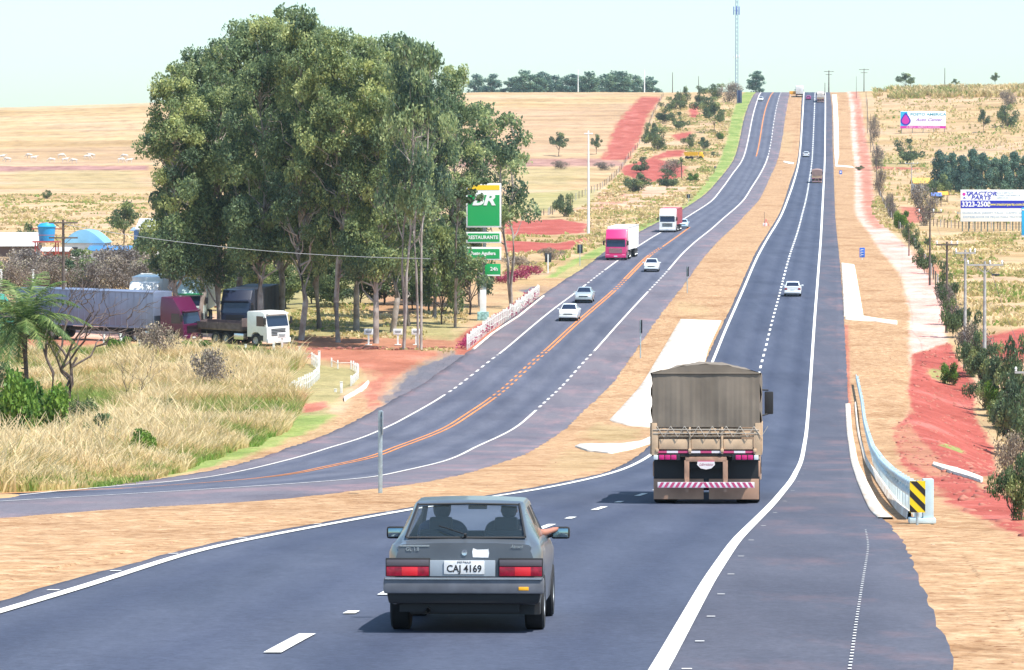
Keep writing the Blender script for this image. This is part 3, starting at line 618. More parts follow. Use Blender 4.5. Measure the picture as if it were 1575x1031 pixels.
def tree_mesh(seed, H, crown0, Rw, nclump, leaf, dens, leafm, barkm, r0=.28, stems=1, lean=.03, flat=.8, name='gum', tb=.45, prof=None, clumpr=(.16, .3), droop=.5, shell=.35):
    """returns (trunk mesh, crown mesh): trunk with limbs to every clump of leaves"""
    r = np.random.default_rng(seed); mb = MB(); cs = []; rs = []; tt = []
    tops = []
    for s_ in range(stems):
        bx = (r.random(2) - .5) * (0 if stems == 1 else .8); tx = bx + r.normal(size=2) * lean * H + (bx * 2.0 if stems > 1 else 0)
        P, rr = limb((bx[0], bx[1], -.3), (tx[0], tx[1], H * .93), r0 / (stems ** .5), .03, r, .012, 9); mb.tube(P, rr, 7); tops.append(np.array(P))
    for i in range(nclump):
        h = crown0 + (1 - crown0) * (r.random() ** .9) * .96; u = (h - crown0) / (1 - crown0)
        w_ = prof(u) if prof else math.sin(math.pi * min(1, .18 + .8 * u)) ** .7
        a = r.random() * 2 * math.pi; rad = Rw * w_ * math.sqrt(r.random()) * .95
        P = tops[r.integers(len(tops))]; j = h * H; base = np.array([np.interp(j, P[:, 2], P[:, 0]), np.interp(j, P[:, 2], P[:, 1])])
        c = (base[0] + math.cos(a) * rad, base[1] + math.sin(a) * rad, j)
        cr = Rw * (clumpr[0] + (clumpr[1] - clumpr[0]) * r.random()) * (1.0 - .25 * u)
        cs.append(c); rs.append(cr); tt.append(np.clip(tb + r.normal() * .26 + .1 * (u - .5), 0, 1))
        hb = max(crown0 * H * .55, j - (rad * (.5 + .6 * r.random()) + .5)); hb = min(hb, j - .1)
        bb = (np.interp(hb, P[:, 2], P[:, 0]), np.interp(hb, P[:, 2], P[:, 1]), hb)
        k0 = r0 * .32 * (1 - hb / H) + .02
        Q, q = limb(bb, c, k0, .012, r, .07, 5); mb.tube(Q, q, 5, cap=False)
        for w2 in range(2):
            d = r.normal(size=3) * cr * .6; Q, q = limb(Q[3], np.array(c) + d, .02, .006, r, .1, 3); mb.tube(Q, q, 4, cap=False); Q = [bb] * 3 + [c]
    cnt = [max(20, int(dens * (x / Rw) ** 2 * 12)) for x in rs]
    Vv, Fc, Tn = leaf_cloud(cs, rs, cnt, leaf, r, flat, droop, tt, shell)
    return mb, (Vv, Fc, Tn)
PROTO = {}
def tree_proto(key, name, crownname, trunkm, leafm, **kw):
    mb, (Vv, Fc, Tn) = tree_mesh(leafm=leafm, barkm=trunkm, **kw)
    root = empty(name); tr = mb.build('trunk', trunkm, root, ang=60, normals=False); cr = npmesh(crownname, Vv, Fc, leafm, root, Tn)
    PROTO[key] = (root, kw['H'], kw['Rw']); root['used'] = 0; return root
def plant(key, pos, H, label, cat, group, w=None, rz=None, name=None):
    root, H0, R0 = PROTO[key]
    if root.get('used', 0) == 0: o = root; root['used'] = 1
    else: o = copy_tree(root)
    if 'used' in o and o is not root: del o['used']
    s = H / H0; sw = s if w is None else w / R0
    o.location = pos; o.scale = (sw, sw, s); o.rotation_euler = (0, 0, random.uniform(0, 6.28) if rz is None else rz)
    tag(o, label, cat, group); return o
def gpos(px, py, dz=0.0):
    p = at(px, py); return Vector((p[0], p[1], p[2] + dz))

for i, (sd_, c0, fl) in enumerate([(11, .20, .8), (12, .24, .85), (13, .17, .9), (14, .27, .8), (15, .22, .8)]):
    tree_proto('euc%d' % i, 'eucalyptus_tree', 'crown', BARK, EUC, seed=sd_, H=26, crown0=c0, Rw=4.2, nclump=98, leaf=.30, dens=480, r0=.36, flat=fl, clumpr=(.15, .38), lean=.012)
tree_proto('gumopen', 'eucalyptus_tree', 'crown', BARK, EUC, seed=31, H=20, crown0=.42, Rw=4.6, nclump=30, leaf=.40, dens=260, r0=.28, stems=2, flat=.75, clumpr=(.2, .34), lean=.05)
tree_proto('low', 'shade_tree', 'crown', BARKD, BUSHM, seed=41, H=7, crown0=.25, Rw=3.2, nclump=26, leaf=.32, dens=230, r0=.16, flat=.8, clumpr=(.26, .42), tb=.6)
tree_proto('bush0', 'bush', 'foliage', BARKD, BUSHM, seed=51, H=3, crown0=.12, Rw=1.9, nclump=16, leaf=.22, dens=170, r0=.07, stems=3, flat=.8, clumpr=(.3, .5))
tree_proto('bush1', 'bush', 'foliage', BARKD, BUSHM, seed=52, H=3, crown0=.2, Rw=2.3, nclump=14, leaf=.24, dens=170, r0=.07, stems=2, flat=.6, clumpr=(.26, .46), tb=.35)
tree_proto('green', 'leafy_bush', 'foliage', BARKD, GREENM, seed=53, H=2.6, crown0=.1, Rw=1.9, nclump=18, leaf=.26, dens=190, r0=.05, stems=3, flat=.9, clumpr=(.3, .5), tb=.5)
tree_proto('twig', 'leafless_scrub', 'twigs', BARKD, DRYB, seed=54, H=3.4, crown0=.15, Rw=2.2, nclump=20, leaf=.22, dens=80, r0=.07, stems=3, flat=.9, clumpr=(.3, .5), shell=0)
tree_proto('savanna', 'savanna_tree', 'crown', BARKD, BUSHM, seed=55, H=6, crown0=.45, Rw=3.2, nclump=16, leaf=.34, dens=170, r0=.13, stems=1, flat=.55, clumpr=(.26, .42), lean=.05, tb=.35)
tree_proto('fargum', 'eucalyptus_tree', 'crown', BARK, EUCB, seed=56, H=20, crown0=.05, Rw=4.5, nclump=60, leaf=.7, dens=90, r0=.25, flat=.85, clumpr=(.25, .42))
tree_proto('youngeuc', 'eucalyptus_tree', 'crown', BARK, EUCB, seed=57, H=10, crown0=.1, Rw=2.6, nclump=40, leaf=.42, dens=130, r0=.14, flat=1.0, clumpr=(.26, .42), prof=lambda u: (1.05 - u) ** .6, lean=.02)

# ---- the big eucalyptus grove by the filling station: (px of trunk, base row, top row, half width px)
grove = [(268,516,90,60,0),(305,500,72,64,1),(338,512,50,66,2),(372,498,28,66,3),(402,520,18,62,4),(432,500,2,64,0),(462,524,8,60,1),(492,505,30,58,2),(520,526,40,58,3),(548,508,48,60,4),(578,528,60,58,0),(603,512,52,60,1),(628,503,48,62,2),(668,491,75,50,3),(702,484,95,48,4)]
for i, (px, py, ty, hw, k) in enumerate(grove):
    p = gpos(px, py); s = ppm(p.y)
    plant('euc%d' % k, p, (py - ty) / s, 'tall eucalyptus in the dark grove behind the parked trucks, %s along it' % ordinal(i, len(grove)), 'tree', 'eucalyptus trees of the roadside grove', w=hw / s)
# two slender pale trunks at the open right end of the grove
for i, (px, py, ty, hw) in enumerate([(616,538,60,54),(645,540,66,52)]):
    p = gpos(px, py); s = ppm(p.y)
    plant('gumopen', p, (py - ty) / s, ['pale double trunked eucalyptus at the grove edge, left of the slimmer pair', 'slim pale double stemmed eucalyptus nearest the red dirt entrance'][i], 'tree', 'pale eucalyptus at the grove edge', w=hw / s, rz=[.3, 1.9][i])
for k_, (px, py, ty, hw, lb) in enumerate([(745,470,158,78,'open crowned eucalyptus reaching right behind the green fuel sign'),(792,474,175,58,'rightmost eucalyptus of the grove, its crown open to the field')]): p = gpos(px, py); plant('gumopen', p, (py - ty) / ppm(p.y), lb, 'tree', None, w=hw / ppm(p.y), rz=2.6 + k_)
for i, (px, py, ty, hw) in enumerate([(680,500,350,34),(722,484,345,44),(660,480,360,40),(590,470,395,40)]):
    p = gpos(px, py); s = ppm(p.y)
    plant('low', p, (py - ty) / s, 'low leafy shade tree under the eucalyptus, %s' % ['beside the red and white picket fence', 'just left of the fuel sign mast', 'filling the gap behind the pale trunks', 'deep in the grove behind the mailbox boards'][i], 'tree', 'low shade trees at the station', w=hw / s)
for i, (px, py, ty, hw) in enumerate([(400,470,402,36),(440,474,408,32),(480,468,404,34),(520,474,402,34),(555,468,408,30),(610,470,400,34),(635,476,410,28),(350,466,400,34)]):
    p = gpos(px, py); s = ppm(p.y)
    plant('low', p, (py - ty) / s, 'dark understorey tree seen between the grove trunks, %s' % ['second from the left','third from the left','fourth from the left','fourth from the right','third from the right','second from the right','rightmost of them','leftmost of them'][i], 'tree', 'understorey trees of the grove', w=hw / s)
# ---- far tree belt on the skyline
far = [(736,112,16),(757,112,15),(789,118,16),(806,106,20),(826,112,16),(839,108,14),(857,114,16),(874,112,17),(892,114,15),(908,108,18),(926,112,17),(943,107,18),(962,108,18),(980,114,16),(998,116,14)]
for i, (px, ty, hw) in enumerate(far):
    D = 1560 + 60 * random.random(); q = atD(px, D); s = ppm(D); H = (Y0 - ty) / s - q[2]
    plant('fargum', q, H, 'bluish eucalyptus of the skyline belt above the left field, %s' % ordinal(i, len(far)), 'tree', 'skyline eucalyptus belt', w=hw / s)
for i, (px, ty, hw, D, lab) in enumerate([(1162,108,13,1440,'lone dark tree on the skyline left of the summit'),(1391,114,15,1420,'round lone tree on the skyline above the right field'),(1529,113,7,1420,'small lone tree on the skyline near the right edge'),(1468,124,6,1420,'tiny skyline tree right of the skyline pylon')]):
    q = atD(px, D); s = ppm(D); plant('savanna' if i else 'fargum', q, max(3, (Y0 - ty) / s - q[2]), lab, 'tree', None, w=hw / s)
# ---- young eucalyptus plantation on the right
pl_ = [(1448,300,228,16),(1462,296,232,14),(1478,300,236,16),(1495,296,226,15),(1512,300,232,16),(1528,296,240,14),(1544,300,236,15),(1560,296,230,16),(1576,300,236,16),(1592,298,230,16)]
for i, (px, py, ty, hw) in enumerate(pl_):
    p = gpos(px, py); s = ppm(p.y); plant('youngeuc', p, (py - ty) / s, 'conical young eucalyptus in the row above the tractor billboard, %s' % ordinal(i, len(pl_)), 'tree', 'plantation eucalyptus on the right', w=hw / s)
# ---- single bushes and small trees: kind, px, base row, top row, half width, label
bl = [
 ('savanna',859,240,205,15,'bare spreading tree standing in the stubble field left of the light mast'),('savanna',917,238,208,9,'small dark tree in the field just right of the light mast top'),
 ('bush0',870,334,300,16,'round dark bush left of the light mast foot'),('bush1',985,266,243,17,'flat topped bush on the red soil clearing'),('bush0',978,297,268,18,'wide dark bush below the flat topped bush'),
 ('bush1',1026,290,262,18,'dark bush on the slope beside the red clearing'),('twig',1028,270,246,18,'greyish leafless scrub above the dark slope bush'),('bush0',1012,232,198,17,'tall dark green bush near the ploughed red strip'),('bush0',1000,212,190,12,'dark bush at the edge of the ploughed red strip'),
 ('bush1',1046,200,174,15,'grey green bush on the middle of the slope'),('bush0',1062,228,207,9,'small round bush left of the yellow dump truck'),('savanna',1083,238,212,10,'small tree behind the yellow dump truck'),
 ('savanna',1098,205,158,17,'tallest dark tree on the slope below the black sign'),('bush0',1088,178,150,16,'dark bush cluster left of the black sign'),('bush0',1050,168,135,10,'small dark bush on the skyline slope'),('bush1',1076,162,134,9,'skyline bush below the thin pole'),
 ('twig',1122,158,128,16,'purplish leafless scrub beside the black sign'),('bush0',1100,152,130,15,'grey bush on the skyline left of the radio mast'),('bush1',1020,190,160,14,'grey green bush at the top of the slope'),('bush0',1035,170,150,12,'low dark bush under the skyline pole'),
 ('bush0',1107,214,204,5,'tiny dark shrub by the green verge'),('green',1108,214,206,5,'tiny green shrub on the upper verge'),('green',1065,280,268,9,'low green bush beside the thin palm on the slope'),('bush1',1100,242,234,9,'dark low shrub at the verge driveway'),
 ('twig',862,260,248,12,'low scrub on the terrace bank left of the mast'),('twig',930,262,250,14,'low scrub on the terrace bank right of the mast'),
 ('bush0',1552,196,163,16,'leafy dark tree leaning in the right pasture'),('savanna',1513,204,170,10,'slim tree in the right pasture'),('bush1',1400,252,216,22,'wide green tree below the smaller billboard'),('twig',1553,165,140,14,'bare branched tree above the leaning pasture tree'),
 ('twig',1425,348,285,22,'grey leafless tree hiding the yellow roofed house'),('bush0',1444,310,270,16,'dark bush at the left end of the plantation'),('twig',1350,262,226,9,'scrub on the right fence line, upper'),('twig',1352,300,262,9,'scrub on the right fence line, middle'),
 ('bush0',1322,262,255,6,'small dark shrub on the pale track'),('twig',1345,220,180,8,'scrub on the right fence line near the top'),
 ('bush0',72,306,293,7,'lone dark bush in the left pasture'),('bush0',40,386,345,13,'dark bush left of the blue water tank'),('savanna',190,378,312,26,'grey tree behind the left sheds'),('bush0',245,420,352,38,'dark green bush under the grove left edge'),
 ('twig',165,440,380,42,'leafless scrub mass behind the silver trailer'),('twig',95,440,395,38,'leafless scrub between tank tower and silver trailer'),('twig',30,440,385,42,'leafless scrub at the left photo edge'),('twig',225,440,395,34,'leafless scrub left of the white cab roofs'),('bush0',200,432,402,22,'green shrub above the silver trailer'),('twig',350,430,380,30,'leafless scrub behind the dark blue truck'),
 ('green',15,700,588,44,'big bright green bush at the left photo edge'),('green',62,690,600,42,'bright green bush around the palm foot'),('bush0',110,672,600,36,'darker bush round the forked bare tree'),('bush1',5,622,560,34,'grey green bush low at the left photo edge'),
 ('green',305,556,528,22,'green shrub before the maroon truck'),('twig',330,610,540,30,'thin twiggy shrub in the dry grass before the white truck'),('green',180,548,522,20,'green shrub before the silver trailer'),('twig',245,560,500,32,'tangled dry shrub before the maroon cab'),('green',380,552,535,16,'green shrub before the white truck'),
 ('bush0',1496,580,512,18,'bush beside the tallest concrete pole, upper'),('bush0',1522,600,530,24,'dark bush round the nearest concrete pole'),('bush1',1556,690,580,32,'large dark bush at the right photo edge'),('bush0',1562,640,520,30,'dark bush behind the large one at the right edge'),('twig',1560,760,670,28,'dry tangled scrub above the drain end'),
 ('bush0',1566,800,700,28,'dark bush at the lower right photo edge'),('bush1',1470,520,440,22,'bush between the second and third poles'),('bush1',1452,470,405,17,'bush beside the second pole'),('bush1',1425,420,370,18,'bush along the fence before the white crossarm pole'),('bush0',1402,378,345,12,'bush at the fence corner'),
 ('green',1385,352,328,12,'green shrub where the pale track narrows'),('twig',1372,338,300,9,'scrub at the fence by the track bend'),('bush1',1520,600,540,22,'olive bush behind the nearest pole'),('green',1462,590,562,14,'pale green shrub on the red bank'),('twig',1500,575,500,24,'dry scrub behind the nearest concrete pole'),
 ('bush0',1518,630,575,22,'round bush at the foot of the nearest concrete pole'),('bush1',1542,660,604,26,'spreading bush just before the nearest concrete pole'),('bush0',1575,700,590,36,'tall dark bush cut by the right photo edge'),('green',1538,640,592,20,'bright green shrub amid the right edge bushes'),('bush1',1490,545,478,20,'olive bush between the nearest and second poles'),('twig',1462,500,440,18,'scrub behind the dark wooden pole'),
 ('twig',800,412,395,26,'dry scrub mound above the pink hedge'),('twig',850,400,382,18,'dry brown scrub near the twin sign'),('bush0',680,455,400,26,'dark hedge behind the station shade trees'),('bush1',640,470,420,30,'understorey bush behind the pale trunks'),('bush1',520,470,415,34,'understorey bush deep in the grove'),('bush1',440,460,410,34,'understorey bush left in the grove'),
]
for (k, px, py, ty, hw, lab) in bl:
    p = gpos(px, py); s = ppm(p.y)
    cat = 'tree' if k == 'savanna' else 'bush'
    plant(k, p, max(.5, (py - ty) / s), lab, cat, {'twig': 'leafless scrub', 'green': 'bright green bushes', 'savanna': 'small field trees'}.get(k, 'dark roadside bushes'), w=hw / s * 1.0)
for i, (px, py, ty, hw) in enumerate([(-10,452,405,34),(18,462,410,30),(52,452,402,34),(82,458,408,30),(120,452,400,34),(142,458,404,30),(176,455,398,34),(204,458,404,30),(238,455,402,30),(262,448,400,28),(290,440,398,28),(318,436,396,26),(345,448,392,30),(385,446,398,30),(15,425,388,32),(60,428,392,32),(110,425,385,34),(150,428,386,34),(195,428,386,32)]):
    p = gpos(px, py); s = ppm(p.y); plant('twig' if i % 4 else 'bush0', p, (py - ty) / s, 'greyish scrub thicket behind the parked trailers, %s' % (ordinal(i, 14) if i < 14 else ['back row far left','back row below the tank tower','back row before the arched roof','back row middle','back row right'][i-14]), 'scrub', 'scrub thickets behind the trailers', w=hw / s)
for i, (px, py, ty, hw, k) in enumerate([(150,700,640,34,'bush1'),(215,712,668,26,'green'),(300,690,668,34,'bush0'),(352,672,652,30,'green'),(395,650,630,30,'green'),(250,640,614,30,'bush0')]):
    p = gpos(px, py); s = ppm(p.y); plant(k, p, (py - ty) / s, 'weedy clump inside the dry grass field, %s' % ['right of the forked bare tree','low by the lower road edge','at the field centre','bright one right of centre','bright one near the curved fence','behind the dead sapling','lowest before the curved fence','below the white truck','first at the road edge','second at the road edge'][i], 'bush', 'weeds in the dry grass', w=hw / s)
# pink flowering hedge beside the station driveway
PINK = leafmat('pink_flowers', (.28, .03, .12), (.45, .08, .18), (.25, .20, .10))
for i, (px, py, hw) in enumerate([(775,436,14),(795,430,14),(815,423,14)]):
    p = gpos(px, py); s = ppm(p.y); r = np.random.default_rng(80 + i)
    Vv, Fc, Tn = leaf_cloud([((j - 2) * .42, 0, .45 + .15 * r.random()) for j in range(5)], [.5] * 5, [260] * 5, .16, r, .9, 0, [.3 + .3 * r.random() for _ in range(5)], .2)
    o = npmesh('flowering_hedge', Vv, Fc, PINK, None, Tn); o.location = p; tag(o, 'pink flowering hedge by the driveway kerb, %s' % ['leftmost', 'middle', 'rightmost'][i] + ' of three', 'hedge', 'pink flowering hedge')
# young plants with red flowers inside the picket fence are part of that fence row
# ---- bare forked tree and thin dead trees on the left
def bare_tree(name, p, H, seed, stems, r0, label, m=BARKD, spread=.5):
    r = np.random.default_rng(seed); mb = MB()
    def br(a, d, L, rad, lev):
        b = np.array(a) + d * L; Q, q = limb(a, b, rad, rad * .6, r, .06, 5); mb.tube(Q, q, 6 if lev > 2 else 4, cap=False)
        if lev == 0: return
        for _ in range(2 + (r.random() < .55)):
            nd_ = d + r.normal(size=3) * .42; nd_[2] = nd_[2] * .8 + .18; nd_ /= np.linalg.norm(nd_); br(b if r.random() < .7 else Q[3], nd_, L * (.62 + .2 * r.random()), rad * .58, lev - 1)
    for k in range(stems):
        a = 2 * math.pi * k / stems + .4; d = np.array([math.cos(a) * spread, math.sin(a) * spread * .6, 1.0]); d /= np.linalg.norm(d)
        br((math.cos(a) * .1, math.sin(a) * .1, -.1), d, H * .38, r0, 4)
    o = mb.build(name, m, None, ang=80, normals=False); o.location = p; return tag(o, label, 'tree')
p = gpos(95, 640); bare_tree('bare_tree', p, 250 / ppm(p.y), 5, 4, .13, 'leafless forked tree with several dark stems left of the dry grass', BARKD, .24)
p = gpos(205, 635); bare_tree('dead_sapling', p, 95 / ppm(p.y), 8, 2, .035, 'thin dead sapling standing in the dry grass', BARKD, .25)
p = gpos(290, 605); bare_tree('dead_sapling', p, 60 / ppm(p.y), 9, 2, .03, 'short thin dead sapling in the middle of the dry grass', BARKD, .3)
# ---- palms
def palm(p, H, L, n, seed, label, tr=.13):
    root = empty('palm_tree', p); r = np.random.default_rng(seed); mb = MB()
    mb.tube([(0, 0, -.2), (.02 * H, 0, H * .4), (.0, 0, H * .8), (-.02 * H, 0, H)], [tr * 1.15, tr * .9, tr, tr * 1.5], 9)
    for k in range(14): mb.lathe([(H * (.3 + .05 * k), tr * 1.0), (H * (.3 + .05 * k) + .02, tr * 1.2), (H * (.3 + .05 * k) + .06, tr * 1.0)], 8, 'z')
    mb.build('trunk', BARKD, root, ang=60)
    for k in range(n):
        a = 2 * math.pi * k / n * 2.4 + r.random() * .5; e = r.uniform(-.5, 1.25); Lk = L * r.uniform(.8, 1.1); P = []; q = np.array([0., 0., H]); d = np.array([math.cos(a) * math.cos(e), math.sin(a) * math.cos(e), math.sin(e)])
        for j in range(12):
            P.append(q.copy()); q = q + d * Lk / 11; d[2] -= .085 + .05 * j / 11 + (.05 if e > .4 else 0); d /= np.linalg.norm(d)
        P = np.array(P); Vv = []; Tn = []
        side0 = np.cross(d, [0, 0, 1]); side0 /= np.linalg.norm(side0) + 1e-9
        for j in range(1, 12):
            for m_ in range(7):
                t = (j - 1 + m_ / 7); i0 = int(t); f = t - i0; pt = P[i0] * (1 - f) + P[i0 + 1] * f if i0 < 11 else P[-1]; ax = P[min(i0 + 1, 11)] - P[max(i0 - 0, 0)] if i0 < 11 else P[11] - P[10]; ax = ax / (np.linalg.norm(ax) + 1e-9)
                ll = .62 * Lk * .34 * math.sin(math.pi * min(1, .12 + .85 * t / 11)) + .05
                for sg in (-1, 1):
                    dr = side0 * sg * .8 + ax * .55 + np.array([0, 0, -.35]) + r.normal(size=3) * .12; dr /= np.linalg.norm(dr)
                    w_ = ax * .028; e_ = pt + dr * ll; Vv += [pt - w_, pt + w_, e_ + w_ * .3, e_ - w_ * .3]; Tn += [min(1, max(0, .45 + .3 * r.normal()))] * 4
        o = npmesh('frond', Vv, np.arange(len(Vv)).reshape(-1, 4), PALM, root, Tn)
    return tag(root, label, 'palm tree')
p = gpos(38, 660); palm(p, 168 / ppm(p.y), 108 / ppm(p.y), 32, 3, 'feathery palm with drooping fronds at the left photo edge', .16)
p = gpos(-12, 640); palm(p, 150 / ppm(p.y), 70 / ppm(p.y), 16, 4, 'partly cropped palm at the extreme left photo edge', .16)
p = gpos(1048, 276); palm(p, 28 / ppm(p.y), 9 / ppm(p.y), 9, 6, 'slender small palm on the slope below the yellow dump truck', .12)
# ---- tall dry grass (nobody could count it)
def blades(name, X, Y, H, Wd, tint, m, label, lean=.35):
    n_ = len(X); Z = surf(X, Y) - .03; a = rng.random(n_) * math.pi; ca, sa = np.cos(a) * Wd / 2, np.sin(a) * Wd / 2
    lx = rng.normal(size=n_) * lean * H; ly = rng.normal(size=n_) * lean * H * .6
    b0 = np.stack([X - ca, Y - sa, Z], 1); b1 = np.stack([X + ca, Y + sa, Z], 1)
    m0 = np.stack([X - ca * .9 + lx * .35, Y - sa * .9 + ly * .35, Z + H * .6], 1); m1 = np.stack([X + ca * .9 + lx * .35, Y + sa * .9 + ly * .35, Z + H * .6], 1)
    tp = np.stack([X + lx + ca * .25, Y + ly, Z + H], 1); t2 = np.stack([X + lx - ca * .25, Y + ly, Z + H], 1)
    Vv = np.stack([b0, b1, m1, m0, tp, t2], 1).reshape(-1, 3); i = np.arange(n_) * 6
    Fc = np.concatenate([np.stack([i, i+1, i+2, i+3], 1), np.stack([i+3, i+2, i+4, i+5], 1)])
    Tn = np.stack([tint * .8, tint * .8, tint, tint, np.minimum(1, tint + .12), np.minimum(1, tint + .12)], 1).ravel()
    return tag(npmesh(name, Vv, Fc, m, None, np.clip(Tn, 0, 1)), label, 'grass', kind='stuff')
def scatter(poly, n_):
    P = W(poly) if not isinstance(poly, np.ndarray) else poly; lo, hi = P.min(0), P.max(0)
    X = rng.uniform(lo[0], hi[0], n_ * 4); Y = rng.uniform(lo[1], hi[1], n_ * 4); k = inpoly(X, Y, P); return X[k][:n_], Y[k][:n_]
X, Y = scatter([(-60,757),(60,756),(190,749),(262,730),(330,706),(390,688),(450,655),(470,618),(440,612),(440,580),(470,566),(430,552),(300,545),(150,550),(-60,552)], 190000)
cl = fbm(X / 1.6, Y / 3.2, 77, 4); g = sstep(.5, .62, fbm(X / 4, Y / 9, 91)); edge = np.minimum(1, (L_ledge(Y) - X) / 4); edge = np.clip(edge, .25, 1)
Hh = (.45 + 1.15 * cl ** 1.2 + .25 * rng.random(len(X))) * edge * (1 - .35 * g); keep = rng.random(len(X)) < (.35 + .65 * sstep(.38, .5, cl)) * (1 - .3 * g)
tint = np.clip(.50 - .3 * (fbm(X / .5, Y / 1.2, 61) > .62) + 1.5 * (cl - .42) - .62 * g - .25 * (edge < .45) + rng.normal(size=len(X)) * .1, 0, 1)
Hh = Hh * np.where(rng.random(len(X)) < .05, 1.5, 1)
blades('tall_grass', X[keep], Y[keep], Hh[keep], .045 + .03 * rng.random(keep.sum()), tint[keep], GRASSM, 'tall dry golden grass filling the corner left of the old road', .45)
# low tufts over verges, slopes and pastures
XS = []; YS_ = []; HS = []
for poly, n_, h in [([(880,395),(915,384),(1000,345),(1050,322),(1080,290),(1110,240),(1130,160),(1020,160),(960,260),(850,350),(780,340),(775,430),(840,420)], 26000, .55), ([(1345,150),(1600,150),(1600,345),(1380,340),(1345,260)], 9000, .8), ([(1440,360),(1600,360),(1600,520),(1520,520),(1470,430)], 9000, .45),
    ([(0,300),(230,300),(230,390),(0,390)], 5000, .5), ([(1345,142),(1600,136),(1600,150),(1345,153)], 9000, 2.2), ([(1330,330),(1400,370),(1470,470),(1500,560),(1540,700),(1600,800),(1600,560),(1460,380),(1350,300)], 16000, .6), ([(440,548),(720,545),(720,470),(450,470)], 5000, .25)]:
    x, y = scatter(poly, n_); XS.append(x); YS_.append(y); HS.append(np.full(len(x), h))
X = np.concatenate(XS); Y = np.concatenate(YS_); Hh = np.concatenate(HS) * (.4 + 1.1 * rng.random(len(X)) * fbm(X / 3, Y / 6, 12)); ok = (fbm(X / 5, Y / 12, 33) > .47) & ~((X > L_ledge(Y) - .3) & (X < R_redge(Y) + .3)) & (zone_at('red', X, Y) < .4) & (zone_at('pale', X, Y) < .5)
tint = np.clip(.45 + .9 * (fbm(X / 7, Y / 15, 8) - .5) + rng.normal(size=len(X)) * .18, 0, 1)
blades('dry_grass_tufts', X[ok], Y[ok], Hh[ok], (.10 + .22 * rng.random(ok.sum())) * np.clip(Y[ok] / 300, .6, 2.6), tint[ok], GRASSM, 'sparse dry tufts over the verges and pastures', .5)
# straw wisps and clods on the median and verges close to the camera
X, Y = scatter(np.array([(float(L_redge(y)), y) for y in (66, 80, 100, 130, 180, 260, 380)] + [(float(R_ledge(y)), y) for y in (380, 260, 180, 130, 100, 80, 60, 40)]), 42000)
X2, Y2 = scatter(np.array([(float(R_redge(y)) + .1, y) for y in (28, 40, 60, 90, 150, 300)] + [(float(rb(y)), y) for y in (300, 200, 150, 90)] + [(12., 60.), (9., 28.)]), 26000)
X = np.concatenate([X, X2]); Y = np.concatenate([Y, Y2]); ok = ~((X > R_ledge(Y) - .05) & (X < R_redge(Y) + .05)) & (X > L_redge(Y) + .05)
X = X[ok]; Y = Y[ok]
blades('straw_mulch', X, Y, .006 + .022 * rng.random(len(X)), .015 + .05 * rng.random(len(X)), np.clip(.55 + .22 * rng.normal(size=len(X)), 0, 1), mat_straw if 'mat_straw' in globals() else leafmat('straw_wisps', (.34, .17, .09), (.50, .29, .16), (.64, .45, .27), .1), 'loose straw mulch strewn over the median and verge', 1.6)

# ---- clods, pebbles and litter of soil
def lumps(name, X, Y, S, m, label, kind='stones'):
    base = np.array([(1,0,0),(0,1,0),(-1,0,0),(0,-1,0),(0,0,1),(.6,.6,.6),(-.6,.55,.7),(.5,-.65,.6),(-.6,-.6,.55)], float); n_ = len(X); Z = surf(X, Y)
    V_ = base[None] * (S[:, None, None] * (.6 + .7 * rng.random((n_, 9, 3)))); V_[:, :, 2] *= .6; V_ += np.stack([X, Y, Z - S * .08], 1)[:, None]
    F_ = np.array([(0,1,5),(1,2,6),(2,3,8),(3,0,7),(5,1,6),(6,2,8),(8,3,7),(7,0,5),(4,5,6),(4,6,8),(4,8,7),(4,7,5)]); Fc = (F_[None] + (np.arange(n_) * 9)[:, None, None]).reshape(-1, 3)
    return tag(npmesh(name, V_.reshape(-1, 3), Fc, m), label, kind, kind='stuff')
X, Y = scatter([(1402,545),(1460,528),(1500,590),(1530,690),(1590,795),(1590,834),(1466,780),(1386,715),(1376,659),(1402,631)], 2600)
lumps('earth_clods', X, Y, .03 + .16 * rng.random(len(X)) ** 3, mat('red_clods', (.26, .06, .045), .95, col2=(.42, .17, .12), nscale=.8), 'scattered red clods and stones on the bank beside the verge')
X, Y = scatter(np.array([(float(L_redge(y)) + .3, y) for y in (66, 80, 100, 130, 180, 260, 380)] + [(float(R_ledge(y)) - .3, y) for y in (380, 260, 180, 130, 100, 80, 60, 40)]), 900)
X2, Y2 = scatter(np.array([(float(R_redge(y)) + .2, y) for y in (28, 40, 60, 90, 150, 300)] + [(float(rb(y)), y) for y in (300, 200, 150, 90)] + [(12., 60.), (9., 28.)]), 700)
X = np.concatenate([X, X2]); Y = np.concatenate([Y, Y2])
lumps('dirt_crumbs', X, Y, .012 + .05 * rng.random(len(X)) ** 3, mat('brown_crumbs', (.30, .13, .08), .95, col2=(.50, .34, .22), nscale=.8), 'small dirt crumbs lying on the straw of the median and verge')
X, Y = scatter(np.array([(float(R_rightline(y)) + .4, y) for y in (30, 45, 60, 90)] + [(float(R_redge(y)) - .1, y) for y in (90, 60, 45, 30)]), 260)
lumps('gravel', X, Y, .008 + .022 * rng.random(len(X)) ** 2, mat('pale_gravel', (.45, .38, .34), .9), 'loose pale gravel on the near right shoulder')
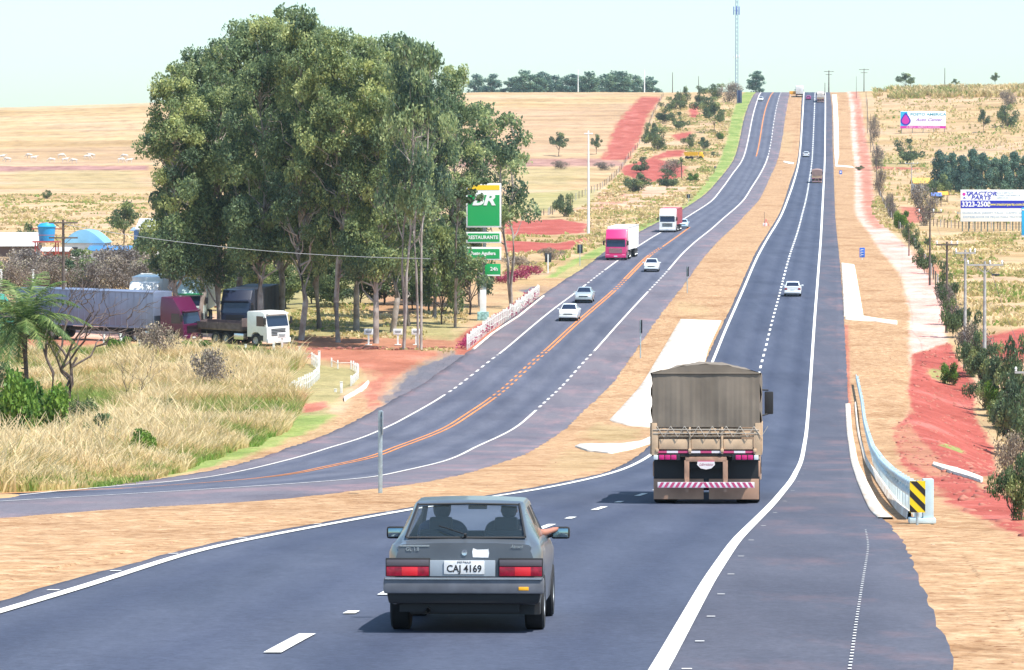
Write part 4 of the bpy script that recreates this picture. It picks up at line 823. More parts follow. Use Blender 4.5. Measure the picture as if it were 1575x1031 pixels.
# ------------------------------------------------------------------ vehicles
def heading(curve_, Y, d=6.0):
    """road direction as an angle clockwise from +Y"""
    return math.atan2(float(curve_(Y + d) - curve_(Y - d)), 2 * d)
def seat_on_ground(o, px, py, ang, length, ref='rear', dz=.02):
    """put a vehicle (built facing +Y, origin mid length) so its near end stands at the pixel; tilt it with the slope"""
    p = at(px, py); d = Vector((math.sin(ang), math.cos(ang), 0)); near = -1 if d.y > 0 else 1
    c = Vector((p[0], p[1], 0)) - d * near * length / 2
    a = c + d * length * .32; b = c - d * length * .32
    za, zb = float(gz(a.x, a.y)), float(gz(b.x, b.y)); f = Vector((a.x - b.x, a.y - b.y, za - zb)).normalized()
    side = Vector((d.y, -d.x, 0)); s1 = c + side * .8; s2 = c - side * .8
    r = Vector((s1.x - s2.x, s1.y - s2.y, float(gz(s1.x, s1.y)) - float(gz(s2.x, s2.y)))); r = (r - f * r.dot(f)).normalized(); u = r.cross(f)
    o.location = (c.x, c.y, (za + zb) / 2 + dz); o.rotation_euler = Matrix((r, f, u)).transposed().to_euler(); return o
def wheel(parent, x, y, r, w_, rimm=ALLOY, hub=True):
    mb = MB(); h = w_ / 2; s_ = 1 if x > 0 else -1
    mb.lathe([(-h, r*.55), (-h, r*.93), (-h*.8, r), (h*.8, r), (h, r*.93), (h, r*.55), (-h, r*.55)], 28, 'x')
    t = mb.build('wheel', TYRE, parent); t.location = (x, y, r)
    m2 = MB(); m2.lathe([(s_*h*.2, .001), (s_*h*.9, .001), (s_*h*.95, r*.16), (s_*h*.5, r*.24), (s_*h*.55, r*.45), (s_*h*.96, r*.52), (s_*h*.96, r*.58), (s_*h*.1, r*.58)], 20, 'x')
    for k in range(6):
        a = k * math.pi / 3; m2.box((s_*h*.72, math.cos(a)*r*.34, math.sin(a)*r*.34), (.02, .05, .05))
    m2.build('rim', rimm, t); return t
def make_car(name, label, paint, group=None, L=3.95, Wd=1.62, H=1.36, kind='hatch', detail=False, clear=False):
    root = empty(name); tag(root, label, 'car', group); k = L / 3.95; hw = Wd / 2; hs = H / 1.36
    if kind == 'hatch':
        key = [(-1.95,.30,.82,.915,.70),(-1.86,.29,.86,.93,.69),(-1.76,.29,.885,.955,.675),(-1.22,.28,.90,1.285,.585),(-1.02,.27,.91,1.335,.59),(-.3,.25,.90,1.36,.595),(.22,.25,.89,1.335,.585),(.30,.25,.89,1.30,.59),(.90,.26,.87,.945,.70),(.98,.26,.86,.915,.70),(1.55,.28,.80,.835,.66),(1.86,.30,.72,.74,.60),(1.95,.32,.62,.63,.56)]
        rw, ws, sw = (-1.76,-1.22), (.30,.90), [(-1.30,-.52),(-.44,.42)]
    else:
        key = [(-1.98,.32,.80,.86,.62),(-1.90,.30,.88,.93,.66),(-1.45,.29,.92,.955,.68),(-1.40,.29,.92,.965,.68),(-.88,.28,.93,1.31,.55),(-.7,.27,.93,1.345,.55),(-.2,.25,.92,1.36,.56),(.25,.25,.91,1.34,.55),(.32,.25,.91,1.31,.555),(.98,.26,.89,.95,.70),(1.06,.26,.88,.92,.70),(1.6,.28,.80,.84,.66),(1.88,.30,.70,.72,.60),(1.97,.32,.60,.61,.54)]
        rw, ws, sw = (-1.40,-.88), (.32,.98), [(-1.0,-.36),(-.28,.48)]
    key = np.array(key); Ys = sorted(set([round(float(q), 4) for q in key[:, 0]] + list(np.round(np.linspace(key[0, 0], key[-1, 0], 46), 3)) + [q for t in [rw, ws] + sw for q in t]))
    wy = (-1.28, 1.20); ar = .33
    grid = []
    for y in Ys:
        zb, zB, zt, wt = [np.interp(y, key[:, 0], key[:, j]) for j in (1, 2, 3, 4)]
        e = min(1, .90 + .10 * min(1, (y - key[0, 0]) / .25)) if y < 0 else 1 - .16 * max(0, (y - 1.35) / .62) ** 2
        w0 = hw * e; arch = 0
        for q in wy:
            if abs(y - q) < ar: arch = max(arch, math.sqrt(ar**2 - (y - q)**2) + .29)
        zs = max(zb, arch); green = zt - zB > .12; wt_ = wt * hw / .81
        if zt < zB + .06: zt = zB + .06
        zm = max(zs + .04, .60); shy = .02
        P = [(0, zb), (w0*.80, zb), (w0*.82, zs), (w0*.97, zs), (w0*.985, max(zs + .02, .46)), (w0, zm + .02), (w0*.995, max(zm + .05, zB - .06)), (w0*.965, zB), (w0*.955, zB + .018)]
        gx0 = w0 * .945; P += [(gx0 + (wt_ - gx0) * t, (zB + .02) + (zt - .035 - zB - .02) * t) for t in (.08, .90)]
        P += [(wt_ + .0, zt - .03), (wt_*.965, zt - .008), (wt_*.90, zt), (wt_*.45, zt + .012), (0, zt + .015)]
        grid.append([(x, y * k, z * hs) for x, z in P])
    n = len(grid[0]); body = MB(); gl = {}
    def gadd(key_, q): gl.setdefault(key_, MB()).quad(*q)
    for sgn in (1, -1):
        for i in range(len(Ys) - 1):
            ym = (Ys[i] + Ys[i+1]) / 2
            for j in range(n - 1):
                q = [grid[i][j], grid[i+1][j], grid[i+1][j+1], grid[i][j+1]]; q = [(p[0]*sgn, p[1], p[2]) for p in q]
                wnd = None
                if j >= 13 and rw[0] < ym < rw[1]: wnd = 'rear_window'
                if j >= 13 and ws[0] < ym < ws[1]: wnd = 'windshield'
                if j == 9:
                    for t in sw:
                        if t[0] < ym < t[1]: wnd = ('side_window', sgn, t)
                if wnd: gadd(wnd, q)
                else: body.quad(*q)
    for e in (0, -1):
        for sgn in (1, -1):
            pr = grid[e]
            for j in range(1, n - 2): body.add([(0, pr[0][1], pr[0][2]), (pr[j][0]*sgn, pr[j][1], pr[j][2]), (pr[j+1][0]*sgn, pr[j+1][1], pr[j+1][2])], [(0, 1, 2)])
            body.add([(0, pr[0][1], pr[0][2]), (pr[-2][0]*sgn, pr[-2][1], pr[-2][2]), (0, pr[-1][1], pr[-1][2])], [(0, 1, 2)])
    # merge doubles for smooth shading
    def merged(mb, nm, m, par=root, ang=32):
        o = mb.build(nm, m, par, smooth=False); bm = bmesh.new(); bm.from_mesh(o.data); bmesh.ops.remove_doubles(bm, verts=bm.verts[:], dist=.0006); bmesh.ops.recalc_face_normals(bm, faces=bm.faces[:]); bm.to_mesh(o.data); bm.free()
        o.data.polygons.foreach_set('use_smooth', [True] * len(o.data.polygons)); o.data.set_sharp_from_angle(angle=R(ang)); return o
    bo = merged(body, 'body', paint)
    g = GLASS if clear else DGLASS
    for q in gl: merged(gl[q], q if isinstance(q, str) else 'side_window', g)
    yr, yf = key[0, 0] * k, key[-1, 0] * k
    # rear
    for s_ in (-1, 1):
        hd = MB(); hd.box((s_*hw*.70, yf - .06, .60*hs), (.30, .14, .13), .02); hd.build('headlight', TWHITE, root)
        if not detail: tl = MB(); tl.box((s_*hw*.78, yr + .0, .72*hs), (.26, .05, .17), .015); tl.build('tail_light', TRED, root)
        mm = MB(); mm.box((s_*(hw + .10), .52*k, .95*hs), (.20, .09, .13), .03); mm.tube([(s_*(hw - .06), .56*k, .90*hs), (s_*(hw + .04), .53*k, .93*hs)], .02, 6)
        mi = mm.build('wing_mirror', BLACK if detail else paint, root)
        if detail:
            g2 = MB(); g2.box((s_*(hw + .10), .52*k - .05, .95*hs), (.165, .012, .095), .008); g2.build('mirror_glass', mat('mirror', (.30, .40, .42), .12, 1.0), mi)
        for y in wy: wheel(root, s_*(hw - .095), y * k, .285, .195 if detail else .175, rimm=ALLOY)
    gr = MB()
    for j in range(4): gr.box((0, yf + .004, (.60 + .035*j - .05)*hs), (hw * .95, .03, .016))
    gr.build('grille', BLACK, root)
    fb = MB(); fb.box((0, yf + .02, .42*hs), (hw*1.86, .16, .20), .04); fb.build('front_bumper', BLACK if detail else paint, root)
    if not detail:
        rb_ = MB(); rb_.box((0, yr - .02, .42*hs), (hw*1.88, .16, .22), .04); rb_.build('rear_bumper', paint, root)
        pl = MB(); pl.box((0, yr - .012, .66*hs), (.40, .02, .13)); pl.build('licence_plate', TWHITE, root)
        un = MB(); un.box((0, 0, .24), (hw*1.6, L*.8, .08)); un.build('underbody', BLACK, root)
    root['length'] = L; return root
# ---- the grey hatchback in front, seen from behind
GREYCAR = mat('faded_grey_paint', (.115, .13, .15), .34, .3, .5, noise=.16, nscale=2.5, coat=.35)
car = make_car('grey_hatchback', 'old grey hatchback with two occupants driving away in the foreground', GREYCAR, None, 3.95, 1.55, 1.315, 'hatch', detail=True, clear=True)
yr = -1.95; BUMP = mat('dull_bumper_plastic', (.13, .135, .155), .55, noise=.2, nscale=6)
DK = mat('tail_light_smoked', (.10, .085, .095), .25)
for s_ in (-1, 1):
    t = MB(); t.box((s_*.565, yr - .012, .655), (.445, .05, .185), .008); base = t.build('tail_light', BLACK, car)
    a = MB(); a.box((s_*.565, yr - .034, .700), (.425, .03, .062), .004); a.build('clear_band', DK, base)
    a = MB(); a.box((s_*.565, yr - .036, .615), (.425, .034, .092), .006); a.build('red_lens', TRED, base)
    a = MB(); a.box((s_*.565 + .02, yr - .0545, .615), (.16, .006, .086), .002); a.build('brake_lens', mat('brake_lens', (.62, .02, .03), .2), base)
b = MB(); b.box((0, yr - .07, .475), (1.60, .20, .155), .03); b.box((0, yr - .165, .553), (1.58, .02, .016)); bmp = b.build('rear_bumper', BUMP, car)
b = MB(); b.box((0, yr - .178, .548), (1.56, .012, .012)); b.build('trim_strip', CHROME, bmp)
b = MB(); b.box((.60, yr - .172, .45), (.10, .014, .035), .005); b.build('amber_reflector', AMBER, bmp)
b = MB(); b.box((0, yr - .03, .355), (1.50, .16, .12), .03, taper=(1.03, 1)); b.box((-.05, yr + .35, .26), (1.2, .7, .10)); b.box((.1, yr + .9, .24), (1.3, 1.6, .12)); b.build('rear_valance', BLACK, car)
b = MB(); b.tube([(-.36, yr - .10, .225), (-.36, yr + .4, .24), (-.15, yr + .8, .24)], .026, 10, cap=False); b.lathe([(yr + .25, .02), (yr + .27, .07), (yr + .65, .07), (yr + .67, .02)], 12, 'y', (-.17, 0, .235)); b.build('exhaust_pipe', mat('exhaust_steel', (.20, .18, .16), .5, .8), car)
b = MB(); b.box((-.02, yr - .016, .645), (.66, .03, .16), .006); rec = b.build('plate_recess', mat('recess_paint', (.30, .34, .38), .45), car)
b = MB(); b.box((0, yr - .04, .655), (.405, .012, .135), .004); plt = b.build('licence_plate', mat('plate_white', (.72, .72, .72), .5, noise=.15, nscale=12), car)
text('plate_text', 'CAJ 4169', .098, BLACK, plt, T(0, yr - .048, .640) @ FACE_BACK, .001, bold=.002, sx=.92)
text('plate_text', 'SÃO PAULO', .026, BLACK, plt, T(0, yr - .048, .707) @ FACE_BACK, .001)
b = MB(); b.box((0, yr + .02, .845), (1.30, .01, .004)); 
b = MB(); b.lathe([(yr - .008, .001), (yr - .01, .028), (yr + .01, .032)], 16, 'y', (0, 0, .80)); b.build('boot_lock', CHROME, car)
b = MB(); b.add([(.085, yr-.003, .755), (.24, yr-.003, .752), (.248, yr-.003, .80), (.235, yr+.001, .862), (.18, yr+.001, .868), (.09, yr+.001, .858), (.078, yr-.003, .81)], [tuple(range(7))]); o_ = b.build('white_sticker', mat('sticker_white', (.8, .8, .8), .6, noise=.1, nscale=20), car, smooth=False)
o_.modifiers.new('thickness', 'SOLIDIFY').thickness = .004
b = MB(); b.box((-.50, yr - .004, .868), (.30, .006, .010)); b.build('badge_strip', CHROME, car)
text('badge', 'GL 1.8', .05, CHROME, car, T(-.52, yr - .006, .835) @ FACE_BACK, .002)
text('badge', 'Álcool', .045, CHROME, car, T(.52, yr - .006, .86) @ FACE_BACK, .002, shear=.3)
rubber = MB()                                     # rear window rubber seal and hinge line
for s_ in (-1, 1): rubber.tube([(s_*.60, -1.765, .952), (s_*.515, -1.215, 1.268)], .012, 6)
rubber.tube([(-.60, -1.765, .945), (.60, -1.765, .945)], .012, 6); rubber.tube([(-.515, -1.215, 1.262), (0, -1.215, 1.272), (.515, -1.215, 1.262)], .012, 6)
rubber.build('window_seal', BLACK, car)
b = MB(); b.tube([(0, yr + .17, .955), (.0, yr + .15, .985)], .014, 8); b.tube([(-.02, yr+.16, .985), (-.28, -1.62, 1.06)], .007, 6); b.build('rear_wiper', BLACK, car)
INT = mat('dark_interior', (.03, .032, .038), .9)
b = MB(); b.box((0, -.2, .33), (1.35, 3.0, .06)); b.box((0, .82, .70), (1.30, .35, .30), .05); b.build('floor_and_dashboard', INT, car)
for s_ in (-1, 1):
    b = MB(); b.box((s_*.34, -.05, .50), (.48, .50, .16), .05); b.box((s_*.34, -.32, .75), (.46, .14, .46), .05); b.box((s_*.34, -.33, 1.04), (.24, .09, .14), .03); b.build('front_seat', INT, car)
b = MB(); b.box((0, -.95, .50), (1.2, .5, .16), .05); b.box((0, -1.22, .72), (1.2, .14, .36), .05); b.build('rear_seat', INT, car)
b = MB(); b.lathe([(-.015, .17), (0, .185), (.015, .17), (0, .155), (-.015, .17)], 24, 'y'); st = b.build('steering_wheel', BLACK, car); st.location = (-.34, .52, .80); st.rotation_euler = (R(-25), 0, 0)
b = MB(); b.box((0, .42, 1.20), (.20, .02, .06), .01); b.build('cabin_mirror', BLACK, car)
PX, PY = 714, 968
p0 = at(PX, PY); seat_on_ground(car, PX, PY + 9, heading(R_rightline, 45) * .62, 3.95)
MCAR = car.matrix_basis.copy() if False else Matrix.LocRotScale(car.location, car.rotation_euler, None)
# people in the car: one continuous skinned body each
def skin_person(name, label, joints, edges, m, group=None, root_i=0, sub=2):
    me = bpy.data.meshes.new(name); me.from_pydata([j[0] for j in joints], edges, []); o = link(bpy.data.objects.new(name, me)); me.materials.append(m)
    sk = o.modifiers.new('skin', 'SKIN'); sk.use_smooth_shade = True
    for v, j in zip(me.skin_vertices[0].data, joints): v.radius = (j[1], j[1] if len(j) < 3 else j[2])
    me.skin_vertices[0].data[root_i].use_root = True
    sb = o.modifiers.new('sub', 'SUBSURF'); sb.levels = sub; sb.render_levels = sub
    if label: tag(o, label, 'person', group)
    return o
SKIN = mat('skin', (.42, .17, .11), .55); HAIR = mat('dark_hair', (.015, .012, .012), .8); SHIRT = mat('dark_blue_shirt', (.03, .04, .09), .9); SHIRT2 = mat('dark_grey_shirt', (.045, .045, .055), .9)
def seated(x, label, arm_out, hairr, shirt):
    J = [((x, -.02, .60), .14, .12), ((x, -.10, .74), .13, .11), ((x, -.16, .92), .155, .11), ((x, -.17, 1.02), .10, .08), ((x, -.15, 1.085), .05, .055), ((x, -.13, 1.14), .068, .08), ((x, -.13, 1.205), .074, .088), ((x, -.13, 1.255), .045, .055)]
    E = [(0,1),(1,2),(2,3),(3,4),(4,5),(5,6),(6,7)]
    def add(par, pts):
        for p_, r_ in pts: J.append((p_, r_)); E.append((par, len(J)-1)); par = len(J)-1
        return par
    for s_ in (-1, 1): add(0, [((x + s_*.10, .10, .60), .085), ((x + s_*.12, .46, .66), .065), ((x + s_*.12, .72, .46), .048), ((x + s_*.12, .74, .38), .04), ((x+s_*.12, .86, .36), .03)])
    if arm_out:
        e = add(3, [((x + .19, -.15, 1.0), .052), ((x + .33, .04, .93), .042), ((.73, .16, .935), .036), ((.80, .36, .95), .026), ((.815, .42, .955), .030)])
        for q in range(4): add(e, [((.79 + .020*q, .49, .96 + .003*q), .0095), ((.788 + .020*q, .525 + .004*q, .945), .0085)])
        add(e, [((.785, .44, .965), .011), ((.77, .47, .965), .0095)])
        e = add(3, [((x - .19, -.15, 1.0), .052), ((x - .22, .0, .80), .042), ((x - .10, .22, .68), .032), ((x - .06, .30, .67), .028)])
        for q in range(4): add(e, [((x - .09 + .022*q, .37, .665), .009), ((x - .09 + .022*q, .40, .65), .008)])
    else:
        for s_ in (-1, 1):
            e = add(3, [((x + s_*.19, -.15, 1.0), .052), ((x + s_*.25, .04, .82), .042), ((x + s_*.19, .30, .84), .032), ((x + s_*.17, .42, .87), .028), ((x + s_*.17, .47, .885), .028)])
            for q in range(4): add(e, [((x + s_*.165, .52, .865 + .016*q), .0095), ((x + s_*.14, .545, .865 + .016*q), .0085)])
            add(e, [((x + s_*.145, .48, .92), .011), ((x + s_*.135, .51, .935), .0095)])
    o = skin_person('person', label, J, E, SKIN)
    h = skin_person('hair', None, [((x, -.185, 1.085), .062*hairr, .05*hairr), ((x, -.17, 1.15), .088*hairr, .085*hairr), ((x, -.155, 1.215), .096*hairr, .098*hairr), ((x, -.14, 1.262), .072*hairr, .075*hairr)], [(0,1),(1,2),(2,3)], HAIR, sub=2); h.parent = o
    sh = skin_person('shirt', None, [((x, -.03, .62), .155, .13), ((x, -.10, .76), .145, .125), ((x, -.16, .93), .172, .125), ((x, -.17, 1.025), .115, .09), ((x+.19, -.15, 1.0), .068), ((x + (.28 if arm_out else .23), (-.02 if arm_out else -.03), (.95 if arm_out else .89)), .056), ((x-.19, -.15, 1.0), .068), ((x-.22, -.03, .89), .056)], [(0,1),(1,2),(2,3),(3,4),(4,5),(3,6),(6,7)], shirt); sh.parent = o
    f = MB()                                     # face: nose, eyes, ears
    f.lathe([(-.01, .001), (0, .012), (.03, .006), (.035, .001)], 8, 'y', (x, -.045, 1.165))
    for s_ in (-1, 1): f.lathe([(-.012, .001), (-.008, .02), (.008, .02), (.012, .001)], 8, 'x', (x + s_*.078, -.125, 1.17))
    f.build('ears_and_nose', SKIN, o)
    o.matrix_basis = MCAR; return o
seated(-.34, 'driver in dark blue shirt seated at the wheel of the grey hatchback', False, 1.12, SHIRT)
seated(.36, 'passenger with bare forearm resting out of the right window of the grey hatchback', True, 1.0, SHIRT2)
# ---- other cars
PW = mat('white_car_paint', (.78, .80, .80), .3, coat=.5); PS = mat('silver_car_paint', (.48, .54, .56), .32, .4, coat=.4); PM = mat('magenta_red_car_paint', (.45, .02, .22), .3, coat=.5)
def car_at(name, label, px, py, paint, kind, crv, away, pxw=None, group='light cars on the carriageways'):
    o = make_car(name, label, paint, group, 4.1 if kind == 'sedan' else 3.9, 1.66, 1.42, kind)
    Y = at(px, py)[1]; a = heading(crv, Y); seat_on_ground(o, px, py, a if away else a + math.pi, 4.0); return o
car_at('white_hatchback', 'white hatchback driving away in the right lane of the new carriageway', 1219, 457, PW, 'hatch', R_rightline, True)
car_at('white_hatchback', 'small white hatchback far up the new carriageway, above the distant tarpaulin truck', 1240, 242, PW, 'hatch', R_dash, True)
car_at('red_hatchback', 'tiny magenta red car near the summit of the new carriageway', 1243.5, 154, PM, 'hatch', R_dash, True)
car_at('white_sedan', 'white car coming over the summit on the old carriageway', 1170, 156, PW, 'sedan', L_mid, False)
car_at('white_sedan', 'white sedan coming down the middle of the old carriageway beside the pink truck', 1001.5, 419, PW, 'sedan', L_mid, False)
car_at('silver_sedan', 'silver sedan oncoming just behind the pale car, level with the picket fence end', 897, 467, PS, 'sedan', L_mid, False)
car_at('white_sedan', 'nearest oncoming car, pale with a dark blue windscreen, by the orange line', 873.5, 495, PW, 'sedan', L_mid, False)
car_at('silver_hatchback', 'pale blue car half hidden behind the white oncoming truck', 1050, 352, mat('pale_blue_paint', (.50, .68, .78), .3, coat=.4), 'hatch', L_mid, False)
# ---- trucks
def truck_cab(root, paint, W2=1.25, H=3.0, roof=True, L=2.2, yf=0.0, visor=None, grillem=BLACK):
    """cab-over: front face at y=yf, looking +Y"""
    top = H; pr = [(yf, .42), (yf + .03, .9), (yf, 1.55), (yf - .22, 2.45), (yf - .34, 2.68)] + ([(yf - 1.0, top + .62), (yf - L + .1, top + .68)] if roof else [(yf - .6, top), (yf - L + .1, top)]) + [(yf - L, top - .1), (yf - L, .75), (yf - 1.75, .75), (yf - 1.72, .95), (yf - 1.45, 1.12), (yf - 1.0, 1.12), (yf - .72, .92), (yf - .66, .42)]
    b = MB(); b.prism(pr, -W2, W2, .05); cab = b.build('cab', paint, root)
    def face(y0, z0, y1, z1, t): return (y0 + (y1 - y0) * t, z0 + (z1 - z0) * t)
    g = MB(); a0 = face(yf, 1.55, yf - .22, 2.45, .06); a1 = face(yf, 1.55, yf - .22, 2.45, .96)
    g.add([(-W2*.92, a0[0] + .012, a0[1]), (W2*.92, a0[0] + .012, a0[1]), (W2*.90, a1[0] + .012, a1[1]), (-W2*.90, a1[0] + .012, a1[1]), (-W2*.92, a0[0] - .03, a0[1]), (W2*.92, a0[0] - .03, a0[1]), (W2*.90, a1[0] - .03, a1[1]), (-W2*.90, a1[0] - .03, a1[1])], [(0,1,2,3),(4,7,6,5),(0,4,5,1),(3,2,6,7),(0,3,7,4),(1,5,6,2)]); g.build('windshield', DGLASS, cab)
    for s_ in (-1, 1):
        g = MB(); g.prism([(yf - .22, 1.62), (yf - .40, 2.40), (yf - 1.15, 2.40), (yf - 1.15, 1.62)], s_*(W2 - .02), s_*(W2 + .012)); g.build('side_window', DGLASS, cab)
        m_ = MB(); m_.box((s_*(W2 + .20), yf - .02, 2.05), (.22, .10, .52), .03); m_.tube([(s_*(W2 - .02), yf - .2, 2.35), (s_*(W2 + .18), yf - .03, 2.34)], .02, 6); m_.tube([(s_*(W2 - .02), yf - .2, 1.75), (s_*(W2 + .18), yf - .03, 1.80)], .02, 6); m_.build('wing_mirror', BLACK, cab)
        h = MB(); h.box((s_*W2*.76, yf + .055, .62), (.42, .06, .17), .02); h.build('headlight', TWHITE, root)
        d = MB(); d.box((s_*(W2 + .004), yf - .66, .70), (.012, .5, .42), .0); d.build('step', BLACK, root)
    v = MB(); v.box((0, yf - .10, 2.58), (W2*1.8, .26, .12), .03); v.build('sun_visor', visor or paint, cab)
    g = MB()
    for j in range(5): g.box((0, yf + .045, .92 + .12*j), (W2*1.25, .03, .06))
    g.build('grille', grillem, cab)
    bu = MB(); bu.box((0, yf + .04, .50), (W2*2.02, .22, .38), .05); bu.build('bumper', paint, root)
    p_ = MB(); p_.box((0, yf + .158, .50), (.42, .012, .13)); p_.build('licence_plate', TWHITE, root)
    return cab
def truck(name, label, paint, body='box', Lb=12.0, bodym=None, roof=True, H=3.0, rows=(0,), group=None, Hb=3.95, grillem=BLACK, visor=None):
    root = empty(name); tag(root, label, 'truck', group); W2 = 1.25; tot = 2.9 + Lb; yf = tot / 2
    truck_cab(root, paint, W2 * .985, H, roof, 2.2, yf, visor, grillem)
    fr = MB(); fr.box((-.42, yf - tot/2 - .8, .86), (.14, tot - 1.8, .24)); fr.box((.42, yf - tot/2 - .8, .86), (.14, tot - 1.8, .24))
    for j in range(int(tot / 2)): fr.box((0, yf - 2.0 - j * 2 * .9, .86), (.9, .1, .16))
    fr.build('chassis', BLACK, root)
    for s_ in (-1, 1):
        wheel(root, s_*(W2 - .16), yf - 1.25, .50, .29)
        ys_ = [yf - 4.6, yf - 5.75] + ([-tot/2 + 1.3, -tot/2 + 2.5, -tot/2 + 3.7] if Lb > 9 else [])
        for y in ys_: wheel(root, s_*(W2 - .27), y, .50, .50)
        t = MB(); t.box((s_*(W2 - .3), yf - 3.2, .72), (.5, 1.1, .5), .08); t.build('fuel_tank', CHROME, root)
    yb1 = yf - 2.75; yb0 = -tot/2; yc = (yb0 + yb1) / 2
    bodym = bodym or WHITE
    if body == 'box':
        b = MB(); b.box((0, yc, (1.15 + Hb) / 2), (2.55, Lb, Hb - 1.15), .03); bx = b.build('cargo_box', bodym, root)
        r_ = MB()
        for j in range(int(Lb / .6)):
            for s_ in (-1, 1): r_.box((s_*1.285, yb0 + .3 + j*.6, (1.15 + Hb)/2), (.03, .05, Hb - 1.35))
        for z in (1.2, Hb - .04):
            for s_ in (-1, 1): r_.box((s_*1.29, yc, z), (.04, Lb + .02, .10))
        r_.build('ribs_and_rails', bodym, bx)
        d = MB(); d.box((0, yb0 - .02, (1.2 + Hb)/2), (.04, .03, Hb - 1.4)); d.box((-.5, yb0 - .03, (1.2 + Hb)/2), (.04, .03, Hb - 1.4)); d.box((.5, yb0 - .03, (1.2 + Hb)/2), (.04, .03, Hb - 1.4)); d.build('door_bars', CHROME, bx)
    elif body == 'flat':
        b = MB(); b.box((0, yc, 1.2), (2.5, Lb, .14), .02); dk = b.build('deck', mat('deck_wood', (.16, .11, .08), .9, noise=.3), root)
        for s_ in (-1, 1):
            q = MB(); q.box((s_*1.24, yc, 1.50), (.05, Lb, .46))
            for j in range(int(Lb / 1.2) + 1): q.box((s_*1.275, yb0 + .05 + j*(Lb - .1)/int(Lb/1.2), 1.48), (.03, .07, .56))
            q.build('side_board', bodym, root)
        q = MB(); q.box((0, yb1 - .03, 1.7), (2.5, .06, .9)); q.box((0, yb0 + .03, 1.5), (2.5, .05, .46)); q.build('headboard', bodym, root)
    rl = MB()
    for s_ in (-1, 1): rl.box((s_*.95, yb0 - .03, .85), (.4, .06, .14), .01)
    rl.build('tail_light', TRED, root)
    ub = MB(); ub.box((0, yb0 + .1, .55), (2.4, .1, .13)); ub.build('rear_underrun_bar', WHITE, root)
    root['length'] = tot; return root
def truck_at(px, py, ang, *a, **kw):
    o = truck(*a, **kw); seat_on_ground(o, px, py, ang, o['length']); del o['length']; return o
PINKP = mat('pinkish_red_truck_paint', (.60, .025, .16), .35, coat=.4)
Y_ = at(950, 400)[1]; truck_at(947, 401, heading(L_leftline, Y_) + math.pi + .05, 'semi_truck', 'pinkish red cab over semi truck with a pale box trailer coming down the old carriageway', PINKP, 'box', 12.5, WHITE, True, 3.0, group='trucks on the carriageways', grillem=CHROME, visor=PINKP, Hb=3.9)
Y_ = at(1027, 357)[1]; truck_at(1026.5, 358, heading(L_leftline, Y_) + math.pi + .03, 'semi_truck', 'white cab over semi truck with reddish box following the pink truck', WHITE, 'box', 10.5, mat('brick_red_box', (.45, .10, .12), .5), True, 2.9, group='trucks on the carriageways', Hb=3.6)
MAROON = mat('maroon_truck_paint', (.085, .006, .045), .35, coat=.4); SILV = mat('silver_trailer_skin', (.20, .24, .36), .45, .3, noise=.12, nscale=1)
truck_at(296, 529, R(180 - 60), 'semi_truck', 'parked maroon semi truck with long silver trailer behind the dry grass', MAROON, 'box', 13.5, SILV, True, 3.0, group='trucks parked by the grove', Hb=4.0)
truck_at(428, 534, R(180 - 48), 'drop_side_truck', 'parked white truck with dark drop side bed at the edge of the grove', WHITE, 'flat', 6.4, mat('dirty_board', (.14, .10, .10), .8, noise=.3), False, 2.75, group='trucks parked by the grove')
truck_at(362, 512, R(180 + 8), 'semi_truck', 'parked dark blue truck in the shade between maroon and white trucks', mat('dark_blue_truck_paint', (.010, .018, .05), .4), 'box', 9, mat('dark_blue_box', (.012, .016, .03), .6), True, 2.8, group='trucks parked by the grove', Hb=3.4)
truck_at(220, 500, R(180 + 2), 'semi_truck', 'white roofed truck peeping above the silver trailer, left one', WHITE, 'box', 7, WHITE, True, 2.9, group='trucks parked by the grove', Hb=3.9)
truck_at(292, 500, R(180 + 2), 'semi_truck', 'pale truck with green visor and white box peeping above the maroon cab', mat('pale_green_paint', (.55, .68, .66), .4), 'box', 9, WHITE, True, 2.9, group='trucks parked by the grove', Hb=4.1, visor=mat('green_visor', (.02, .30, .12), .4))
truck_at(10, 524, R(180 - 62), 'semi_truck', 'parked truck with green and white box cropped by the left photo edge', mat('teal_truck_paint', (.05, .28, .22), .4), 'box', 11, mat('pale_green_box', (.45, .62, .52), .5, noise=.3, nscale=1), True, 3.0, group='trucks parked by the grove', Hb=3.9)
Y_ = at(1229, 146)[1]
truck_at(1230, 150, R(3), 'box_truck', 'white box truck with dark front standing on the skyline at the summit', mat('navy_paint', (.02, .03, .12), .5), 'box', 6, WHITE, False, 2.8, Hb=3.7)
# yellow tipper on the left slope
YEL = mat('yellow_machine_paint', (.80, .46, .02), .45, noise=.15, nscale=2)
tp = empty('dump_truck'); tag(tp, 'yellow dump truck parked on the red clearing of the left slope', 'truck')
b = MB(); b.add([(-1.7,-1.1,1.0),(1.6,-1.1,1.1),(1.6,1.1,1.1),(-1.7,1.1,1.0),(-2.1,-1.25,2.1),(1.7,-1.25,2.1),(1.7,1.25,2.1),(-2.1,1.25,2.1)], [(0,3,2,1),(0,1,5,4),(1,2,6,5),(2,3,7,6),(3,0,4,7),(4,5,6,7)]); b.build('tipper_body', YEL, tp)
b = MB(); b.box((2.6, 0, 1.35), (1.3, 2.1, 1.5), .12, taper=(.8, .9)); cb = b.build('cab', YEL, tp)
b = MB(); b.box((2.95, 0, 1.75), (.75, 1.7, .45), .05); b.build('windshield', DGLASS, cb)
b = MB(); b.box((.6, 0, .75), (4.6, .9, .25)); b.build('chassis', BLACK, tp)
for s_ in (-1, 1):
    for x_ in (-1.3, -.1, 2.5):
        b = MB(); b.lathe([(-.2,.1),(-.2,.5),(.2,.5),(.2,.1)], 18, 'y', (x_, s_*.95, .5)); b.build('wheel', TYRE, tp)
